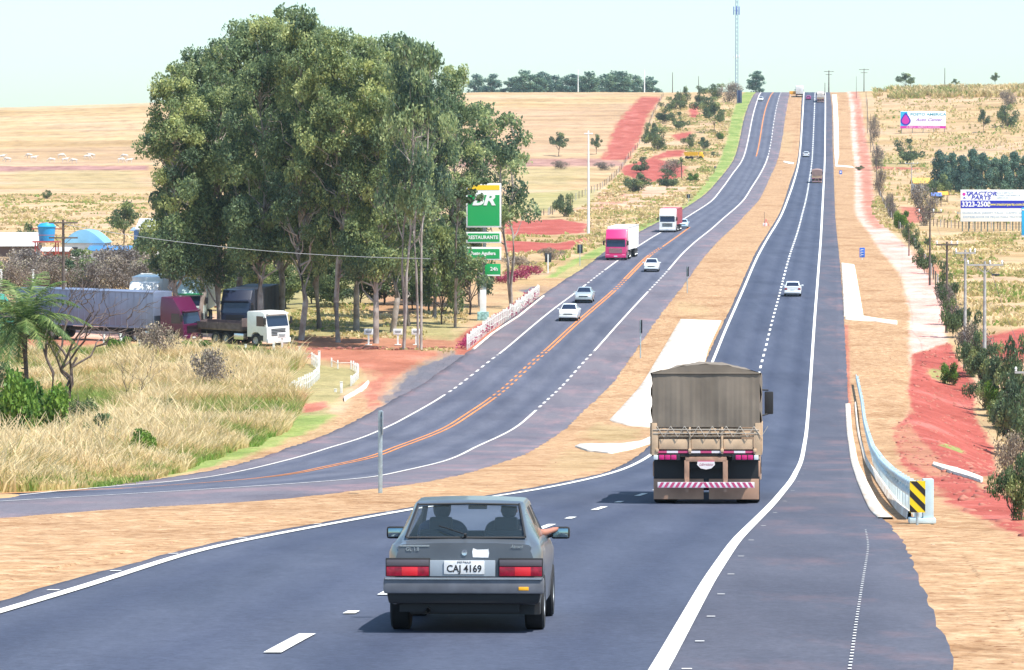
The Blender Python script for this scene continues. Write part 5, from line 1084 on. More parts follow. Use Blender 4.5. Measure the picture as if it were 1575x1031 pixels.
tp.location = gpos(1064, 246); tp.rotation_euler = (0, 0, R(-8))
# ---- tarpaulin trucks, seen from behind
TARP = mat('grey_canvas', (.19, .155, .12), .9, noise=.22, nscale=1.2, bump=.5, bscale=2.2)
CREAM = mat('cream_truck_boards', (.58, .40, .25), .6, noise=.2, nscale=3); DIRTY = mat('dusty_mudflap', (.42, .25, .17), .9, noise=.2, nscale=2)
TANF = mat('dusty_tan_frame', (.40, .23, .155), .8, noise=.25, nscale=5); SWHITE = mat('band_white', (.72, .66, .68), .6); SRED = mat('band_red', (.50, .06, .16), .5)
def tarp_truck(name, label, Lb=8.5, tarp=TARP, topz=2.93, full=True):
    root = empty(name); tag(root, label, 'truck', 'tarpaulin covered grain trucks'); tot = Lb + 2.6; yb = -tot/2; yc = yb + Lb/2; W2 = 1.20
    bm = bmesh.new(); NX, NZ = 14, 10; r_ = random.Random(3); ys_ = [yb + .02 + Lb * j / 12 for j in range(13)]
    cols = []
    for j, y in enumerate(ys_):
        ring = []
        for i in range(NZ + 1): z = 1.74 + (topz - 1.74) * i / NZ; ring.append((-W2 - .02 + .025 * math.sin(i * 1.7 + j * 1.3), y, z))
        for i in range(1, NX): t = i / NX; ring.append((-W2 + 2 * W2 * t, y, topz + .26 * math.sin(math.pi * t) * (1 if j else .75) + .02 * math.sin(i * 2.1 + j)))
        for i in range(NZ, -1, -1): z = 1.74 + (topz - 1.74) * i / NZ; ring.append((W2 + .02 + .025 * math.sin(i * 1.3 + j * 1.9), y, z))
        cols.append([bm.verts.new(p_) for p_ in ring])
    for a_, b_ in zip(cols[:-1], cols[1:]):
        for i in range(len(a_) - 1): bm.faces.new((a_[i], a_[i+1], b_[i+1], b_[i]))
    # draped rear curtain with vertical folds
    M_, N_ = 64, 10; g = []
    for i in range(M_ + 1):
        x = -W2 + 2 * W2 * i / M_; col = []
        for k in range(N_ + 1):
            t = k / N_; z = 1.72 + (topz - 1.72) * t; fold = (.006 * math.sin(i * .93 + 1.5 * math.sin(i * .31)) + .005 * math.sin(i * 2.3 + 1.1 + 2 * math.sin(i * .17)) + .012 * math.sin(i * .21 + 2 * t)) * (1 - .75 * t ** 2); col.append(bm.verts.new((x, yb - .02 - .03 * (1 - t) + fold, z)))
        g.append(col)
    for i in range(M_):
        for k in range(N_): bm.faces.new((g[i][k], g[i+1][k], g[i+1][k+1], g[i][k+1]))
    arc = [bm.verts.new((-W2 + 2*W2*i/NX, yb - .02, topz + .26*.75*math.sin(math.pi*i/NX))) for i in range(1, NX)]; base = [g[round(i * M_ / NX)][N_] for i in range(0, NX + 1)]
    up = [base[0]] + arc + [base[-1]]
    for i in range(NX):
        q = [base[i], base[i+1], up[i+1], up[i]]; q = list(dict.fromkeys(q))
        if len(q) > 2: bm.faces.new(q)
    bmesh.ops.recalc_face_normals(bm, faces=bm.faces[:])
    mb = MB(); mb.bm(bm); tr = mb.build('tarpaulin', tarp, root, ang=50)
    if full:
        hem = MB(); hem.tube([(-W2, yb - .035, topz - .01), (W2, yb - .035, topz - .01)], .014, 6); hem.build('hem', tarp, tr)
        ro = MB()
        for i in range(8): x = -1.1 + i * .31; ro.tube([(x, yb - .07, 1.74), (x + .16, yb - .085, 1.50), (x + .31, yb - .07, 1.74)], .009, 5)
        for z in (1.66, 1.58): ro.tube([(-1.18, yb - .075, z), (1.18, yb - .075, z)], .008, 5)
        ro.build('lashing_rope', mat('rope', (.42, .38, .33), .9), tr)
    # drop side body
    for s_ in (-1, 1):
        b = MB()
        for z, h in ((1.28, .30), (1.56, .20)): b.box((s_*1.19, yc, z), (.05, Lb, h), .008)
        n_ = 7
        for j in range(n_): b.box((s_*1.225, yb + .05 + j*(Lb - .1)/(n_-1), 1.46), (.05, .09, .72), .008)
        b.build('side_board', CREAM, root)
    tg = MB()
    for i in range(3): tg.box((-.72 + i * .72, yb - .015, 1.34), (.66, .05, .235), .012)
    for z in (1.52, 1.60, 1.67): tg.box((0, yb - .012, z), (2.36, .03, .05), .006)
    tgo = tg.build('tailgate', CREAM, root)
    for x in (-1.09, -.36, .36, 1.09): h_ = MB(); h_.box((x, yb - .05, 1.42), (.045, .035, .60), .006); h_.box((x, yb - .07, 1.20), (.07, .05, .07), .01); h_.build('hinge_bar', CREAM, tgo)
    for x in (-1.155, 1.155): h_ = MB(); h_.box((x, yb - .04, 1.45), (.12, .06, .72), .01); h_.build('corner_post', CREAM, tgo)
    b = MB(); b.box((0, yc, 1.12), (2.42, Lb, .10)); b.build('deck', BLACK, root)
    # reflective strip, lights
    rs = MB()
    for i in range(9): rs.cur = i % 2; rs.box((-1.0 + i * .25, yb - .045, 1.165), (.25, .012, .05))
    rs.build('reflective_strip', [SRED, SWHITE], root)
    for s_ in (-1, 1):
        t = MB(); t.box((s_*.84, yb - .03, 1.045), (.52, .06, .135), .01); tl = t.build('tail_light', BLACK, root)
        for i in range(3): q = MB(); q.box((s_*(.72 + .135 * i), yb - .07, 1.045), (.12, .03, .105), .015); q.build('red_lens', mat('truck_red_lens', (.55, .02, .16), .2), tl)
        q = MB(); q.box((s_*1.12, yb - .07, 1.045), (.10, .03, .105), .012); q.build('clear_lens', TWHITE, tl)
    # rear frame, mudflaps, underrun bar
    f = MB(); f.box((0, yb - .01, 1.0), (.92, .08, .11), .01)
    for s_ in (-1, 1): f.box((s_*.43, yb - .01, .70), (.11, .08, .56), .01)
    f.build('rear_frame', TANF, root)
    f = MB(); f.box((0, yb + .35, .92), (.75, .5, .24)); f.box((-.42, yb + Lb/2, .9), (.12, Lb, .26)); f.box((.42, yb + Lb/2, .9), (.12, Lb, .26)); f.lathe([(-1.0, .11), (1.0, .11)], 12, 'x', (0, yb + 1.2, .5)); f.lathe([(-1.0, .11), (1.0, .11)], 12, 'x', (0, yb + 2.5, .5)); f.lathe([(-.24, .03), (-.2, .24), (.2, .24), (.24, .03)], 16, 'x', (0, yb + 1.2, .52)); f.build('chassis_and_axles', BLACK, root)
    if full:
        n_ = MB(); n_.add([(-.19, yb - .06, .95), (.19, yb - .06, .95), (.20, yb - .06, .88), (.12, yb - .06, .80), (0, yb - .06, .775), (-.12, yb - .06, .80), (-.20, yb - .06, .88)], [tuple(range(7))]); nb = n_.build('name_badge', mat('badge_cream', (.75, .68, .66), .5), root, smooth=False); nb.modifiers.new('thickness', 'SOLIDIFY').thickness = .02
        text('badge_text', 'Librelato', .085, SRED, nb, T(0, yb - .078, .885) @ FACE_BACK, .002, shear=.3, bold=.002)
        q = MB(); q.box((0, yb - .062, .955), (.36, .02, .03)); q.build('badge_bar', SRED, nb)
    ub = MB(); ub.box((0, yb - .10, .43), (2.16, .05, .125), .006); un = ub.build('rear_underrun_bar', SWHITE, root)
    sp = MB(); n_s = 17
    for i in range(n_s):
        x = -1.0 + i * 2.0 / (n_s - 1); d_ = .035 if x < 0 else -.035; w_ = .034
        sp.add([(x - w_ - d_, yb - .1275, .372), (x + w_ - d_, yb - .1275, .372), (x + w_ + d_, yb - .1275, .488), (x - w_ + d_, yb - .1275, .488), (x - w_ - d_, yb - .124, .372), (x + w_ - d_, yb - .124, .372), (x + w_ + d_, yb - .124, .488), (x - w_ + d_, yb - .124, .488)], [(0,1,2,3), (4,7,6,5), (0,4,5,1), (3,2,6,7), (0,3,7,4), (1,5,6,2)])
    sp.build('warning_stripes', SRED, un)
    b = MB(); 
    for s_ in (-1, 1): b.box((s_*.43, yb - .04, .42), (.08, .08, .3))
    b.build('bar_bracket', TANF, un)
    for s_ in (-1, 1):
        b = MB(); b.box((s_*.62 + (-.0), yb + .28, .33), (1.12, .025, .46), .008); b.build('mudflap', DIRTY, root)
        b = MB(); b.box((s_*.80, yb + .30, .80), (.74, .03, .50), .008); b.build('shade_flap', BLACK, root)  # black sheet added for the deep shade under the deck
    b = MB(); b.box((0, yb + .33, .72), (.84, .03, .62)); b.build('shade_backing', BLACK, root)  # flat black sheet between the frame rails, standing in for underside shade
    for s_ in (-1, 1):
        for y in (yb + 1.15, yb + 2.45): wheel(root, s_*.93, y, .50, .52, ALLOY)
        wheel(root, s_*1.0, tot/2 - 1.3, .50, .29, ALLOY)
        b = MB(); b.box((s_*1.16, yb + .75, .78), (.08, .9, .35), .03); b.build('side_guard', TANF, root)
        b = MB(); b.box((s_*.95, yb + 4.4, .68), (.5, 1.2, .5), .1); b.build('fuel_tank', TANF, root)
    truck_cab(root, mat('tan_cab_paint', (.50, .34, .24), .4, coat=.3), 1.2, 2.7, False, 2.2, tot/2)
    root['length'] = tot; return root
o = tarp_truck('tarpaulin_truck', 'large tarpaulin covered grain truck driving away ahead of the grey hatchback')
seat_on_ground(o, 1086, 777, heading(R_rightline, 92) * .74, o['length']); L_t = o['length']
for ch in o.children:
    if ch.name.startswith('cab'):
        for q in ch.children:
            if q.name.startswith('wing_mirror'): q.scale = (1.0, 1, 1.1)
o2 = tarp_truck('tarpaulin_truck', 'distant tarpaulin covered truck climbing the new carriageway below the small white car', tarp=mat('brown_canvas', (.26, .17, .15), .9), full=False)
Y_ = at(1256, 281)[1]; seat_on_ground(o2, 1256.5, 282, heading(R_rightline, Y_), L_t)
o3 = tarp_truck('tarpaulin_truck', 'far truck with pale rounded load at the summit of the new carriageway', tarp=mat('pale_canvas', (.62, .55, .50), .9), full=False)
Y_ = at(1262, 158)[1]; seat_on_ground(o3, 1262, 158, heading(R_rightline, Y_), L_t)
for q in (o, o2, o3, car): del q['length']
for q in list(bpy.data.objects):
    if q.parent is None and 'length' in q: del q['length']
# ------------------------------------------------------------------ signs along the roads
SIGNBACK = mat('sign_back_dark', (.03, .033, .04), .6); ALU = mat('sign_aluminium', (.42, .47, .50), .5, .5)
def road_sign(px, py, H, label, pw=.6, ph=.6, edge=False, m=SIGNBACK, yaw=0.0, post=.04, n=1, postm=STEEL, shape='rect', group='road signs seen from behind'):
    p = at(px, py); root = empty('road_sign', p, (0, 0, yaw)); tag(root, label, 'road sign', group)
    b = MB()
    if n == 1: b.tube([(0, 0, -.1), (0, 0, H)], post, 10)
    else:
        for s_ in (-1, 1): b.tube([(s_*pw*.32, 0, -.1), (s_*pw*.32, 0, H)], post, 8)
    b.build('post', postm, root)
    q = MB(); q.box((0, .045, H - ph/2), (pw, .02, ph), .008); q.box((0, .025, H - ph*.3), (pw*.8, .02, .04)); q.box((0, .025, H - ph*.7), (pw*.8, .02, .04)); q.build('panel', m, root)
    return root
road_sign(585, 760, 2.08, 'tall galvanised sign post in the median, its plate turned edge on', .55, .58, yaw=R(-84), post=.055, m=ALU)
road_sign(985, 551, 2.85, 'edge on sign on a thin post at the median edge beside the oncoming cars', .5, 1.0, yaw=R(-70), post=.045)
road_sign(1057, 451, 2.6, 'edge on dark sign at the median edge further up, level with the pink truck', .45, .95, yaw=R(-62), post=.045)
road_sign(892, 409, 2.45, 'dark backed sign on a thin post left of the pink truck', .62, 1.0)
t = empty('road_sign', gpos(843, 421)); tag(t, 'pair of dark sign backs on one white post near the station driveway', 'road sign', 'road signs seen from behind')
b = MB(); b.box((0, 0, 1.0), (.14, .10, 2.2)); b.build('post', WHITE, t)
for s_ in (-1, 1): b = MB(); b.box((s_*.20, .06, 1.75), (.30, .03, 1.05), .01); b.build('panel', SIGNBACK, t)
road_sign(1137, 160, 4.5, 'large dark blue sign back on the green verge near the summit', 1.75, 4.2, n=2, m=mat('navy_sign_back', (.02, .03, .10), .5))
road_sign(1059, 312, 1.7, 'small dark sign on the green verge beyond the white truck', .7, .8)
road_sign(1100, 263, 1.2, 'tiny dark marker on the green verge by the unpaved driveway', .5, .6)
BLUE = mat('blue_sign_face', (.01, .13, .62), .4)
s1 = road_sign(1326, 400, 1.45, 'blue service sign with white symbol on the right verge beside the straw', .62, 1.15, m=BLUE, postm=WHITE, yaw=R(180), group='blue signs of the right verge')
b = MB()
for z in (1.22, .92, .62): b.box((.02, .075, z), (.34, .01, .07)); b.box((.16, .075, z - .09), (.07, .01, .2))
b.build('symbol', WHITE, s1.children[-1]) 
s2 = road_sign(1293, 271, 1.35, 'small blue sign near the far drain on the right verge', .7, .9, m=BLUE, postm=WHITE, yaw=R(180), group='blue signs of the right verge')
s2b = MB(); s2b.box((0, .075, .95), (.36, .01, .4)); s2b.build('symbol', WHITE, s2.children[-1])
# barrier at the head of the median, cone and pale marker in the median
t = empty('barrier', gpos(1220, 149)); tag(t, 'orange and yellow barrier board closing the median at the summit', 'barrier')
b = MB(); b.box((0, 0, 1.35), (2.6, .1, 1.1), .02); b.build('board', mat('orange_board', (.85, .38, .02), .5), t)
b = MB(); b.box((-.9, 0, .4), (.12, .5, .9)); b.box((.9, 0, .4), (.12, .5, .9)); b.build('leg', WHITE, t)
t = empty('marker_post', gpos(1178, 348)); tag(t, 'thin survey pole rising from a white and red tripod base in the median', 'marker')
b = MB(); b.tube([(-.25, 0, 0), (-.25, 0, 2.3)], .03, 6); b.build('pole', WOODPOLE, t)
b = MB()
for k in range(3): a = k * 2.1; b.tube([(math.cos(a)*.5, math.sin(a)*.5, 0), (0, 0, 1.15)], .05, 6)
b.build('tripod', mat('red_white_tripod', (.60, .10, .12), .6), t)
b = MB(); b.box((-.15, 0, .25), (.7, .4, .5), .05); b.build('white_block', WHITE, t)
# ------------------------------------------------------------------ guardrail with its end terminal
gR = curve([(1317,592),(1325,632),(1338,702),(1352,742),(1368,765),(1388,785),(1408,800)])
gy0, gy1 = Yof(1408, 800), Yof(1317, 592); gr = empty('guardrail', (float(gR(gy0)), gy0, float(gz(gR(gy0), gy0)))); tag(gr, 'long galvanised guardrail curving along the right shoulder', 'guardrail')
GALV = mat('guardrail_zinc', (.60, .76, .82), .45, .25, noise=.2, nscale=2)
o3_ = gr.location
pf = [(0, .40), (.035, .44), (.035, .50), (-.02, .54), (-.02, .58), (.035, .62), (.035, .68), (0, .73)]
ysr = np.linspace(gy0, gy1, 110); X0 = gR(ysr)
Vv = []
for x_, y_ in zip(X0, ysr):
    z_ = float(gz(x_, y_))
    for (dx, dz_) in pf + [(q[0] + .012, q[1]) for q in pf[::-1]]: Vv.append((x_ - dx - o3_[0], y_ - o3_[1], z_ + dz_ - o3_[2]))
m_ = 16; idx = np.arange(len(Vv)).reshape(-1, m_); Fc = []
for i in range(len(idx) - 1):
    for j in range(m_): Fc.append([idx[i][j], idx[i][(j+1) % m_], idx[i+1][(j+1) % m_], idx[i+1][j]])
npmesh('rail', Vv, Fc, GALV, gr)
yy = gy0 + .4
while yy < gy1:
    x_ = float(gR(yy)); b = MB(); b.box((x_ + .09 - o3_[0], yy - o3_[1], float(gz(x_, yy)) + .32 - o3_[2]), (.09, .12, .80)); b.box((x_ + .02 - o3_[0], yy - o3_[1], float(gz(x_, yy)) + .56 - o3_[2]), (.08, .14, .22)); b.build('post', GALV, gr); yy += 2.0 if yy < 150 else 4.0
tm = empty('guardrail_terminal', gpos(1423, 806)); tag(tm, 'pale steel end terminal closing the near end of the guardrail', 'guardrail end')
b = MB(); b.box((0.06, .1, .42), (.20, .24, .86), .02); b.box((-.14, .05, .40), (.10, .2, .80), .015); b.box((-.05, .25, .60), (.42, .3, .30), .03); b.build('impact_head', GALV, tm)
b = MB(); b.box((-.05, .1, .06), (.5, .35, .10), .02); b.build('foot', GALV, tm)
hz = empty('hazard_marker', gpos(1411, 808)); tag(hz, 'black and yellow diagonally striped hazard marker at the guardrail end', 'hazard marker')
b = MB(); b.tube([(0, .03, -.1), (0, .03, .85)], .025, 8); b.build('post', STEEL, hz)
YELS = mat('hazard_yellow', (.85, .60, .01), .45); w_, z0, z1 = .145, .24, .83
b = MB(); b.box((0, 0, (z0 + z1)/2), (w_*2, .02, z1 - z0)); pn = b.build('panel', YELS, hz)
b = MB()
for c0 in (-.12, .16, .44, .72):
    # parallelogram clipped to the panel, falling to the right
    def clip(poly, f):
        out = []
        for i in range(len(poly)):
            a_, c_ = poly[i], poly[(i+1) % len(poly)]; fa, fc = f(a_), f(c_)
            if fa >= 0: out.append(a_)
            if fa * fc < 0: t_ = fa / (fa - fc); out.append((a_[0] + (c_[0]-a_[0])*t_, a_[1] + (c_[1]-a_[1])*t_))
        return out
    zc = z0 + c0; P = [(-w_, zc + w_), (w_, zc - w_), (w_, zc - w_ + .13), (-w_, zc + w_ + .13)]
    for f in (lambda q: q[1] - z0 - .005, lambda q: z1 - .005 - q[1]): P = clip(P, f) if len(P) > 2 else P
    if len(P) > 2:
        n_ = len(P); b.add([(x, -.013, z) for x, z in P] + [(x, -.009, z) for x, z in P], [tuple(range(n_)), tuple(range(n_, 2*n_))[::-1]] + [(i, (i+1) % n_, n_ + (i+1) % n_, n_ + i) for i in range(n_)])
b.build('stripes', BLACK, pn)
# ------------------------------------------------------------------ picket fences
def picket_row(pts, n, h, w_, label, m1, name='picket_fence', rail=True, m2=None, plants=None, kerb=False):
    P = np.array([at(*q) for q in pts]); d = np.r_[0, np.cumsum(np.linalg.norm(np.diff(P[:, :2], axis=0), axis=1))]; o0 = P[0]
    root = empty(name, o0); tag(root, label, 'fence')
    def pos(t): return np.array([np.interp(t, d, P[:, 0]), np.interp(t, d, P[:, 1])])
    for i in range(n):
        q = pos(d[-1] * i / (n - 1)); z = float(surf(q[0], q[1])); b = MB(); r_ = random.uniform(.9, 1.1)
        b.box((q[0]-o0[0], q[1]-o0[1], z - o0[2] + h*r_/2 - .05), (w_, .06, h*r_ + .1), .01); b.build('picket', m1 if (m2 is None or (i // 4) % 2 == 0 or True) else m2, root)
    if rail:
        b = MB()
        for zz in ((.45, .8) if rail is True else rail):
            Q = []
            for i in range(40): q = pos(d[-1] * i / 39); Q.append((q[0]-o0[0], q[1]-o0[1]+.05, float(surf(q[0], q[1])) - o0[2] + h*zz))
            b.tube(Q, .022, 4)
        b.build('rail', m1, root)
    if plants:
        Cc = []; 
        for i in range(plants): q = pos(d[-1] * ((i + .5) / plants)) + rng.normal(size=2) * .12; Cc.append((q[0]-o0[0]-.35, q[1]-o0[1]+.2, float(surf(q[0], q[1])) - o0[2] + .32 + .12 * rng.random()))
        Vv, Fc, Tn = leaf_cloud(Cc, [.42] * plants, [110] * plants, .15, rng, .9, 0, list(rng.uniform(.3, .8, plants)), .1)
        g_ = npmesh('flowering_plants', Vv, Fc, mat_red_fl, None, Tn); g_.location = o0; tag(g_, 'row of crimson flowering plants growing along the red and white station fence', 'plants', kind='stuff')
    if kerb:
        b = MB(); Q = [(pos(d[-1]*i/39)[0]-o0[0]+.45, pos(d[-1]*i/39)[1]-o0[1], float(gz(*pos(d[-1]*i/39))) - o0[2] + .03) for i in range(40)]; b.tube(Q, .10, 5); k_ = b.build('kerb', CONC, None); k_.location = o0; tag(k_, 'pale kerb edging the station fence', kind='structure')
    return root
mat_red_fl = leafmat('crimson_flowers', (.30, .02, .10), (.55, .04, .14), (.62, .10, .22))
WOODW = mat('whitewashed_wood', (.74, .73, .68), .8, noise=.15, nscale=4)
picket_row([(443,562),(462,560),(480,562),(490,571),(491,583),(482,592),(466,602),(446,614)], 26, .95, .11, 'white picket fence curving round the end of the dry grass field', WOODW)
picket_row([(510,565),(524,568),(541,568),(551,576),(551,584),(540,594)], 15, .62, .10, 'low row of white stakes on the small traffic island', WOODW, rail=(.7,))
picket_row([(719,538),(748,514),(790,487),(829,456)], 48, 1.15, .13, 'white pickets with crimson flowers climbing along the station frontage', WOODW, rail=(.35, .8), plants=60, kerb=True)
sl = slab('kerb', [(528,614),(552,600),(566,588),(568,590),(556,603),(530,617)], CONC, .14)
for i, (px, py, h) in enumerate([(421,553,1.15),(461,558,1.15),(491,563,1.05),(378,549,.9),(308,540,.8),(186,536,1.1),(160,533,.9),(215,538,.7),(525,606,.75),(516,604,.2)]):
    b = MB(); b.box((0, 0, h/2), (.17, .17, h), .02); b.box((0, 0, h + .02), (.2, .2, .05), .01); o = b.build('bollard', WOODW, None); o.location = gpos(px, py)
    tag(o, 'short white post at the yard entrance, %s' % ['just behind the curved fence start','above the curved fence middle','rightmost of the row behind the curved fence','below the cab of the white truck','below the maroon cab','below the silver trailer middle','left of the one below the silver trailer','low one right of the trailer wheels','standing alone on the small island','fallen low stump on the small island'][i], 'post', 'white posts by the yard entrance')
for i, (px, py) in enumerate([(434,540),(567,534),(612,534),(640,534)]):
    t = empty('name_board', gpos(px, py - 3)); tag(t, 'white notice board on a short post before the grove, %s' % ['beside the white truck','second, left of the pale trunks','third, left against the pale trunks','last, at the slim trunk pair'][i], 'notice board', 'white notice boards before the grove')
    b = MB(); b.box((0, 0, .45), (.14, .10, .9)); b.box((0, 0, .03), (.5, .3, .08), .02); b.build('post', WOODW, t)
    b = MB(); b.box((0, -.06, 1.05), (.72, .05, .46), .02); bo_ = b.build('board', WHITE, t)
    b = MB(); b.box((0, -.09, 1.10), (.5, .006, .05)); b.box((0, -.09, 1.0), (.42, .006, .04)); b.build('lettering', BLACK, bo_)
# rubble edging of the yard
b = MB(); r_ = random.Random(2)
for i in range(60):
    q = at(475 + i * 3.9, 537 + r_.uniform(-1.5, 1.5)); s_ = r_.uniform(.08, .22); b.box((q[0], q[1], q[2] + s_*.3), (s_*1.5, s_, s_), s_*.25, M=None)
o = b.build('rubble_edging', mat('red_rubble', (.40, .15, .11), .9, noise=.4), None); tag(o, 'line of broken stones edging the red dirt yard', 'stones', kind='stuff')
# ------------------------------------------------------------------ filling station mast
GREEN = mat('station_green', (.005, .36, .09), .4, coat=.3); YELLOW = mat('station_yellow', (.95, .62, .02), .4); SWT = mat('sign_white', (.85, .86, .84), .4)
ms = empty('fuel_station_sign', gpos(743, 494)); tag(ms, 'tall green and white fuel station pylon with yellow top', 'pylon sign')
sc = 1 / ppm(ms.location.y); Zp = lambda row: (494 - row) * sc
b = MB(); b.box((0, 0, Zp(470)), (.55, .30, Zp(446)), .03); b.build('mast', WHITE, ms)
b = MB(); b.box((.12, .22, Zp(397)), (.30, .2, Zp(302)), .02); b.build('rear_mast', mat('mast_grey', (.30, .34, .33), .5), ms)  # plain grey post behind the sign panels
b = MB(); b.box((0, -.1, .35), (1.0, .6, .9), .04); b.build('plinth', mat('plinth_teal', (.28, .50, .48), .6, noise=.5, nscale=5), ms)
def panel(r0, r1, name='panel', x0=717, x1=771, m=SWT):
    b = MB(); b.box((((x0+x1)/2 - 743)*sc, 0, (Zp(r0)+Zp(r1))/2), ((x1-x0)*sc, .42, abs(Zp(r0)-Zp(r1))), .02); return b.build(name, m, ms)
def face(par, r0, r1, m, x0=719.5, x1=768.5, name='colour_field', dy=.0):
    b = MB(); b.box((((x0+x1)/2 - 743)*sc, -.215 - dy, (Zp(r0)+Zp(r1))/2), ((x1-x0)*sc, .02, abs(Zp(r0)-Zp(r1)))); return b.build(name, m, par)
p1 = panel(282, 350); face(p1, 285, 292.5, YELLOW); face(p1, 300, 347.5, GREEN)
text('logo', 'BR', 24*sc, SWT, p1, T(.02, -.245, Zp(308)) @ FACE_BACK, .01, shear=.25, bold=.05, sx=1.25)
p2 = panel(357, 374); face(p2, 359, 372, GREEN); text('lettering', 'RESTAURANTE', 7.6*sc, SWT, p2, T(0, -.235, Zp(365.5)) @ FACE_BACK, .01, bold=.012, sx=.92)
p3_ = panel(380, 400); face(p3_, 383, 387.5, GREEN); face(p3_, 387.5, 398, GREEN, dy=.003); text('lettering', 'Posto Aguilera', 7.2*sc, SWT, p3_, T(0, -.235, Zp(390)) @ FACE_BACK, .01, bold=.015, sx=.9)
p4_ = panel(406, 425, x0=746, x1=770, m=GREEN); b = MB(); b.box(((759-743)*sc, -.22, Zp(423.5)), (1.15, .02, .1)); b.build('white_line', SWT, p4_); text('lettering', '24h', 8*sc, SWT, p4_, T((760-743)*sc, -.225, Zp(414)) @ FACE_BACK, .01, bold=.01)
# leafy branch hanging over the sign from the grove
p = gpos(700, 505); pb = np.random.default_rng(5); s = 1 / ppm(p.y)
CC = [((x - 700)*s, -1.2, (505 - y)*s) for x, y in ((712,280),(722,285),(733,281),(745,279),(728,296),(738,304),(716,296),(708,300),(722,308),(712,330),(714,365),(708,392),(716,386),(722,400),(732,412),(726,424),(742,430),(712,410),(738,402),(704,420))]
Vv, Fc, Tn = leaf_cloud(CC, [.36 if i < 11 else .55 for i in range(len(CC))], [150] * len(CC), .26, pb, .8, .4, list(pb.uniform(.2, .7, len(CC))), .1)
t = empty('eucalyptus_tree', p); tag(t, 'slender young eucalyptus whose twigs hang in front of the fuel station pylon', 'tree')
b = MB(); b.tube([(0, 0, 0), (.05, -.3, 4), (.1, -.8, 8), (.6, -1.2, (505-285)*s)], [.13, .10, .07, .03], 7)
for c in CC: j = max(.8, c[2] - 1.6); b.tube([(.1, -.6*j/8, j), ((c[0]+.1)/2, -1.0, (j + c[2])/2 + .2), c], [.04, .025, .01], 4)
b.build('trunk', BARK, t, ang=70); npmesh('crown', Vv, Fc, EUC, t, Tn)
# ------------------------------------------------------------------ poles
def util_pole(px, py, top, label, m=CONCPOLE, arms=1, armw=1.1, rot=0.0, r=.13, lamp=False, group='power poles of the right side', insul=True):
    p = gpos(px, py); s = ppm(p.y); H = (py - top) / s; root = empty('utility_pole', p, (0, 0, rot)); tag(root, label, 'utility pole', group)
    b = MB(); b.tube([(0, 0, -.3), (0, 0, H * .5), (0, 0, H)], [r * 1.25, r, r * .72], 10); b.build('pole', m, root)
    for k in range(arms):
        z = H - .25 - k * 1.2; b = MB(); b.box((0, -.12, z), (armw * 2, .10, .12)); b.tube([(-armw*.55, -.12, z - .05), (0, -.05, z - .6)], .02, 5); b.tube([(armw*.55, -.12, z - .05), (0, -.05, z - .6)], .02, 5)
        a_ = b.build('crossarm', m, root)
        if insul:
            for x in (-armw*.93, 0 if k else .35, armw*.93): q = MB(); q.lathe([(0, .03), (.05, .07), (.12, .05), (.16, .08), (.24, .05), (.28, .01)], 10, 'z', (x, -.12, z + .06)); q.build('insulator', SWT, a_)
    if lamp: b = MB(); b.tube([(0, 0, H*.93), (.5, -.1, H*.90)], .03, 6); b.box((.75, -.1, H*.89), (.55, .22, .14), .04); b.build('lamp_arm', SIGNBACK, root)
    return root, p, H
PL = [util_pole(1586, 690, 566, 'cropped short power pole whose crossarm pokes in at the right photo edge', CONCPOLE, 1, 1.0, 0, .10),
      util_pole(1514, 590, 402, 'nearest full concrete power pole with small lamp, right of the pair', CONCPOLE, 1, 1.3, 0, .12, lamp=True),
      util_pole(1484, 566, 384, 'grey concrete power pole, left of the nearest one', CONCPOLE, 1, .75, 0, .11),
      util_pole(1456, 512, 372, 'dark wooden pole in the middle of the right row', WOODPOLE, 1, .9, 0, .11),
      util_pole(1430, 440, 323, 'dark pole carrying a white crossarm between the two billboards', WOODPOLE, 1, 1.2, 0, .10, insul=True),
      util_pole(1402, 300, 250, 'thin pole with pale crossarm above the yellow roofed house', CONCPOLE, 1, 1.4, 0, .10)]
util_pole(98, 522, 338, 'old wooden pole with two crossarms in front of the blue water tank', WOODPOLE, 2, 1.15, .1, .13, group=None, insul=False)
for i, (px, top, D, r, arm, lab) in enumerate([(1034,112,1380,.14,0,'thin skyline pole left of the radio mast, taller one'),(1074,118,1390,.13,0,'thin skyline pole next to the radio mast'),(1274,109,1430,.22,1,'skyline pole with crossarm right of the summit'),(1328,106,1380,.16,1,'skyline lattice pole at the top of the right fence line'),(1452,105,1400,.14,0,'thin skyline pylon above the right field'),(889,108,1420,.16,0,'white pole standing before the skyline tree belt, left one'),(991,108,1420,.18,0,'white pole at the right end of the skyline tree belt'),(1268,128,1350,.12,0,'short pole beside the summit of the new carriageway')]):
    q = atD(px, D); H = (Y0 - top) / ppm(D) - q[2]; root = empty('utility_pole', q); tag(root, lab, 'utility pole', 'skyline poles')
    b = MB(); b.tube([(0, 0, -.3), (0, 0, H)], [r * 1.2, r * .7], 8); b.build('pole', SWT if 'white' in lab else WOODPOLE, root)
    if arm: b = MB(); b.box((0, 0, H - .4), (3.6, .15, .18)); b.box((0, 0, H - 1.5), (2.4, .15, .15)); b.build('crossarm', WOODPOLE, root)
for i, (px, py, top) in enumerate([(1314,152,118),(1331,205,152),(1336,235,175),(1345,285,222),(1370,340,300),(1395,395,350)]):
    util_pole(px + 3, py, top, 'thin grey pole in the scrubby line along the right fence, %s' % ['topmost','second from the top','third from the top','fourth from the top','at the track bend','lowest, above the pale track'][i], WOODPOLE, 0, r=.07, group='thin poles of the right fence line')
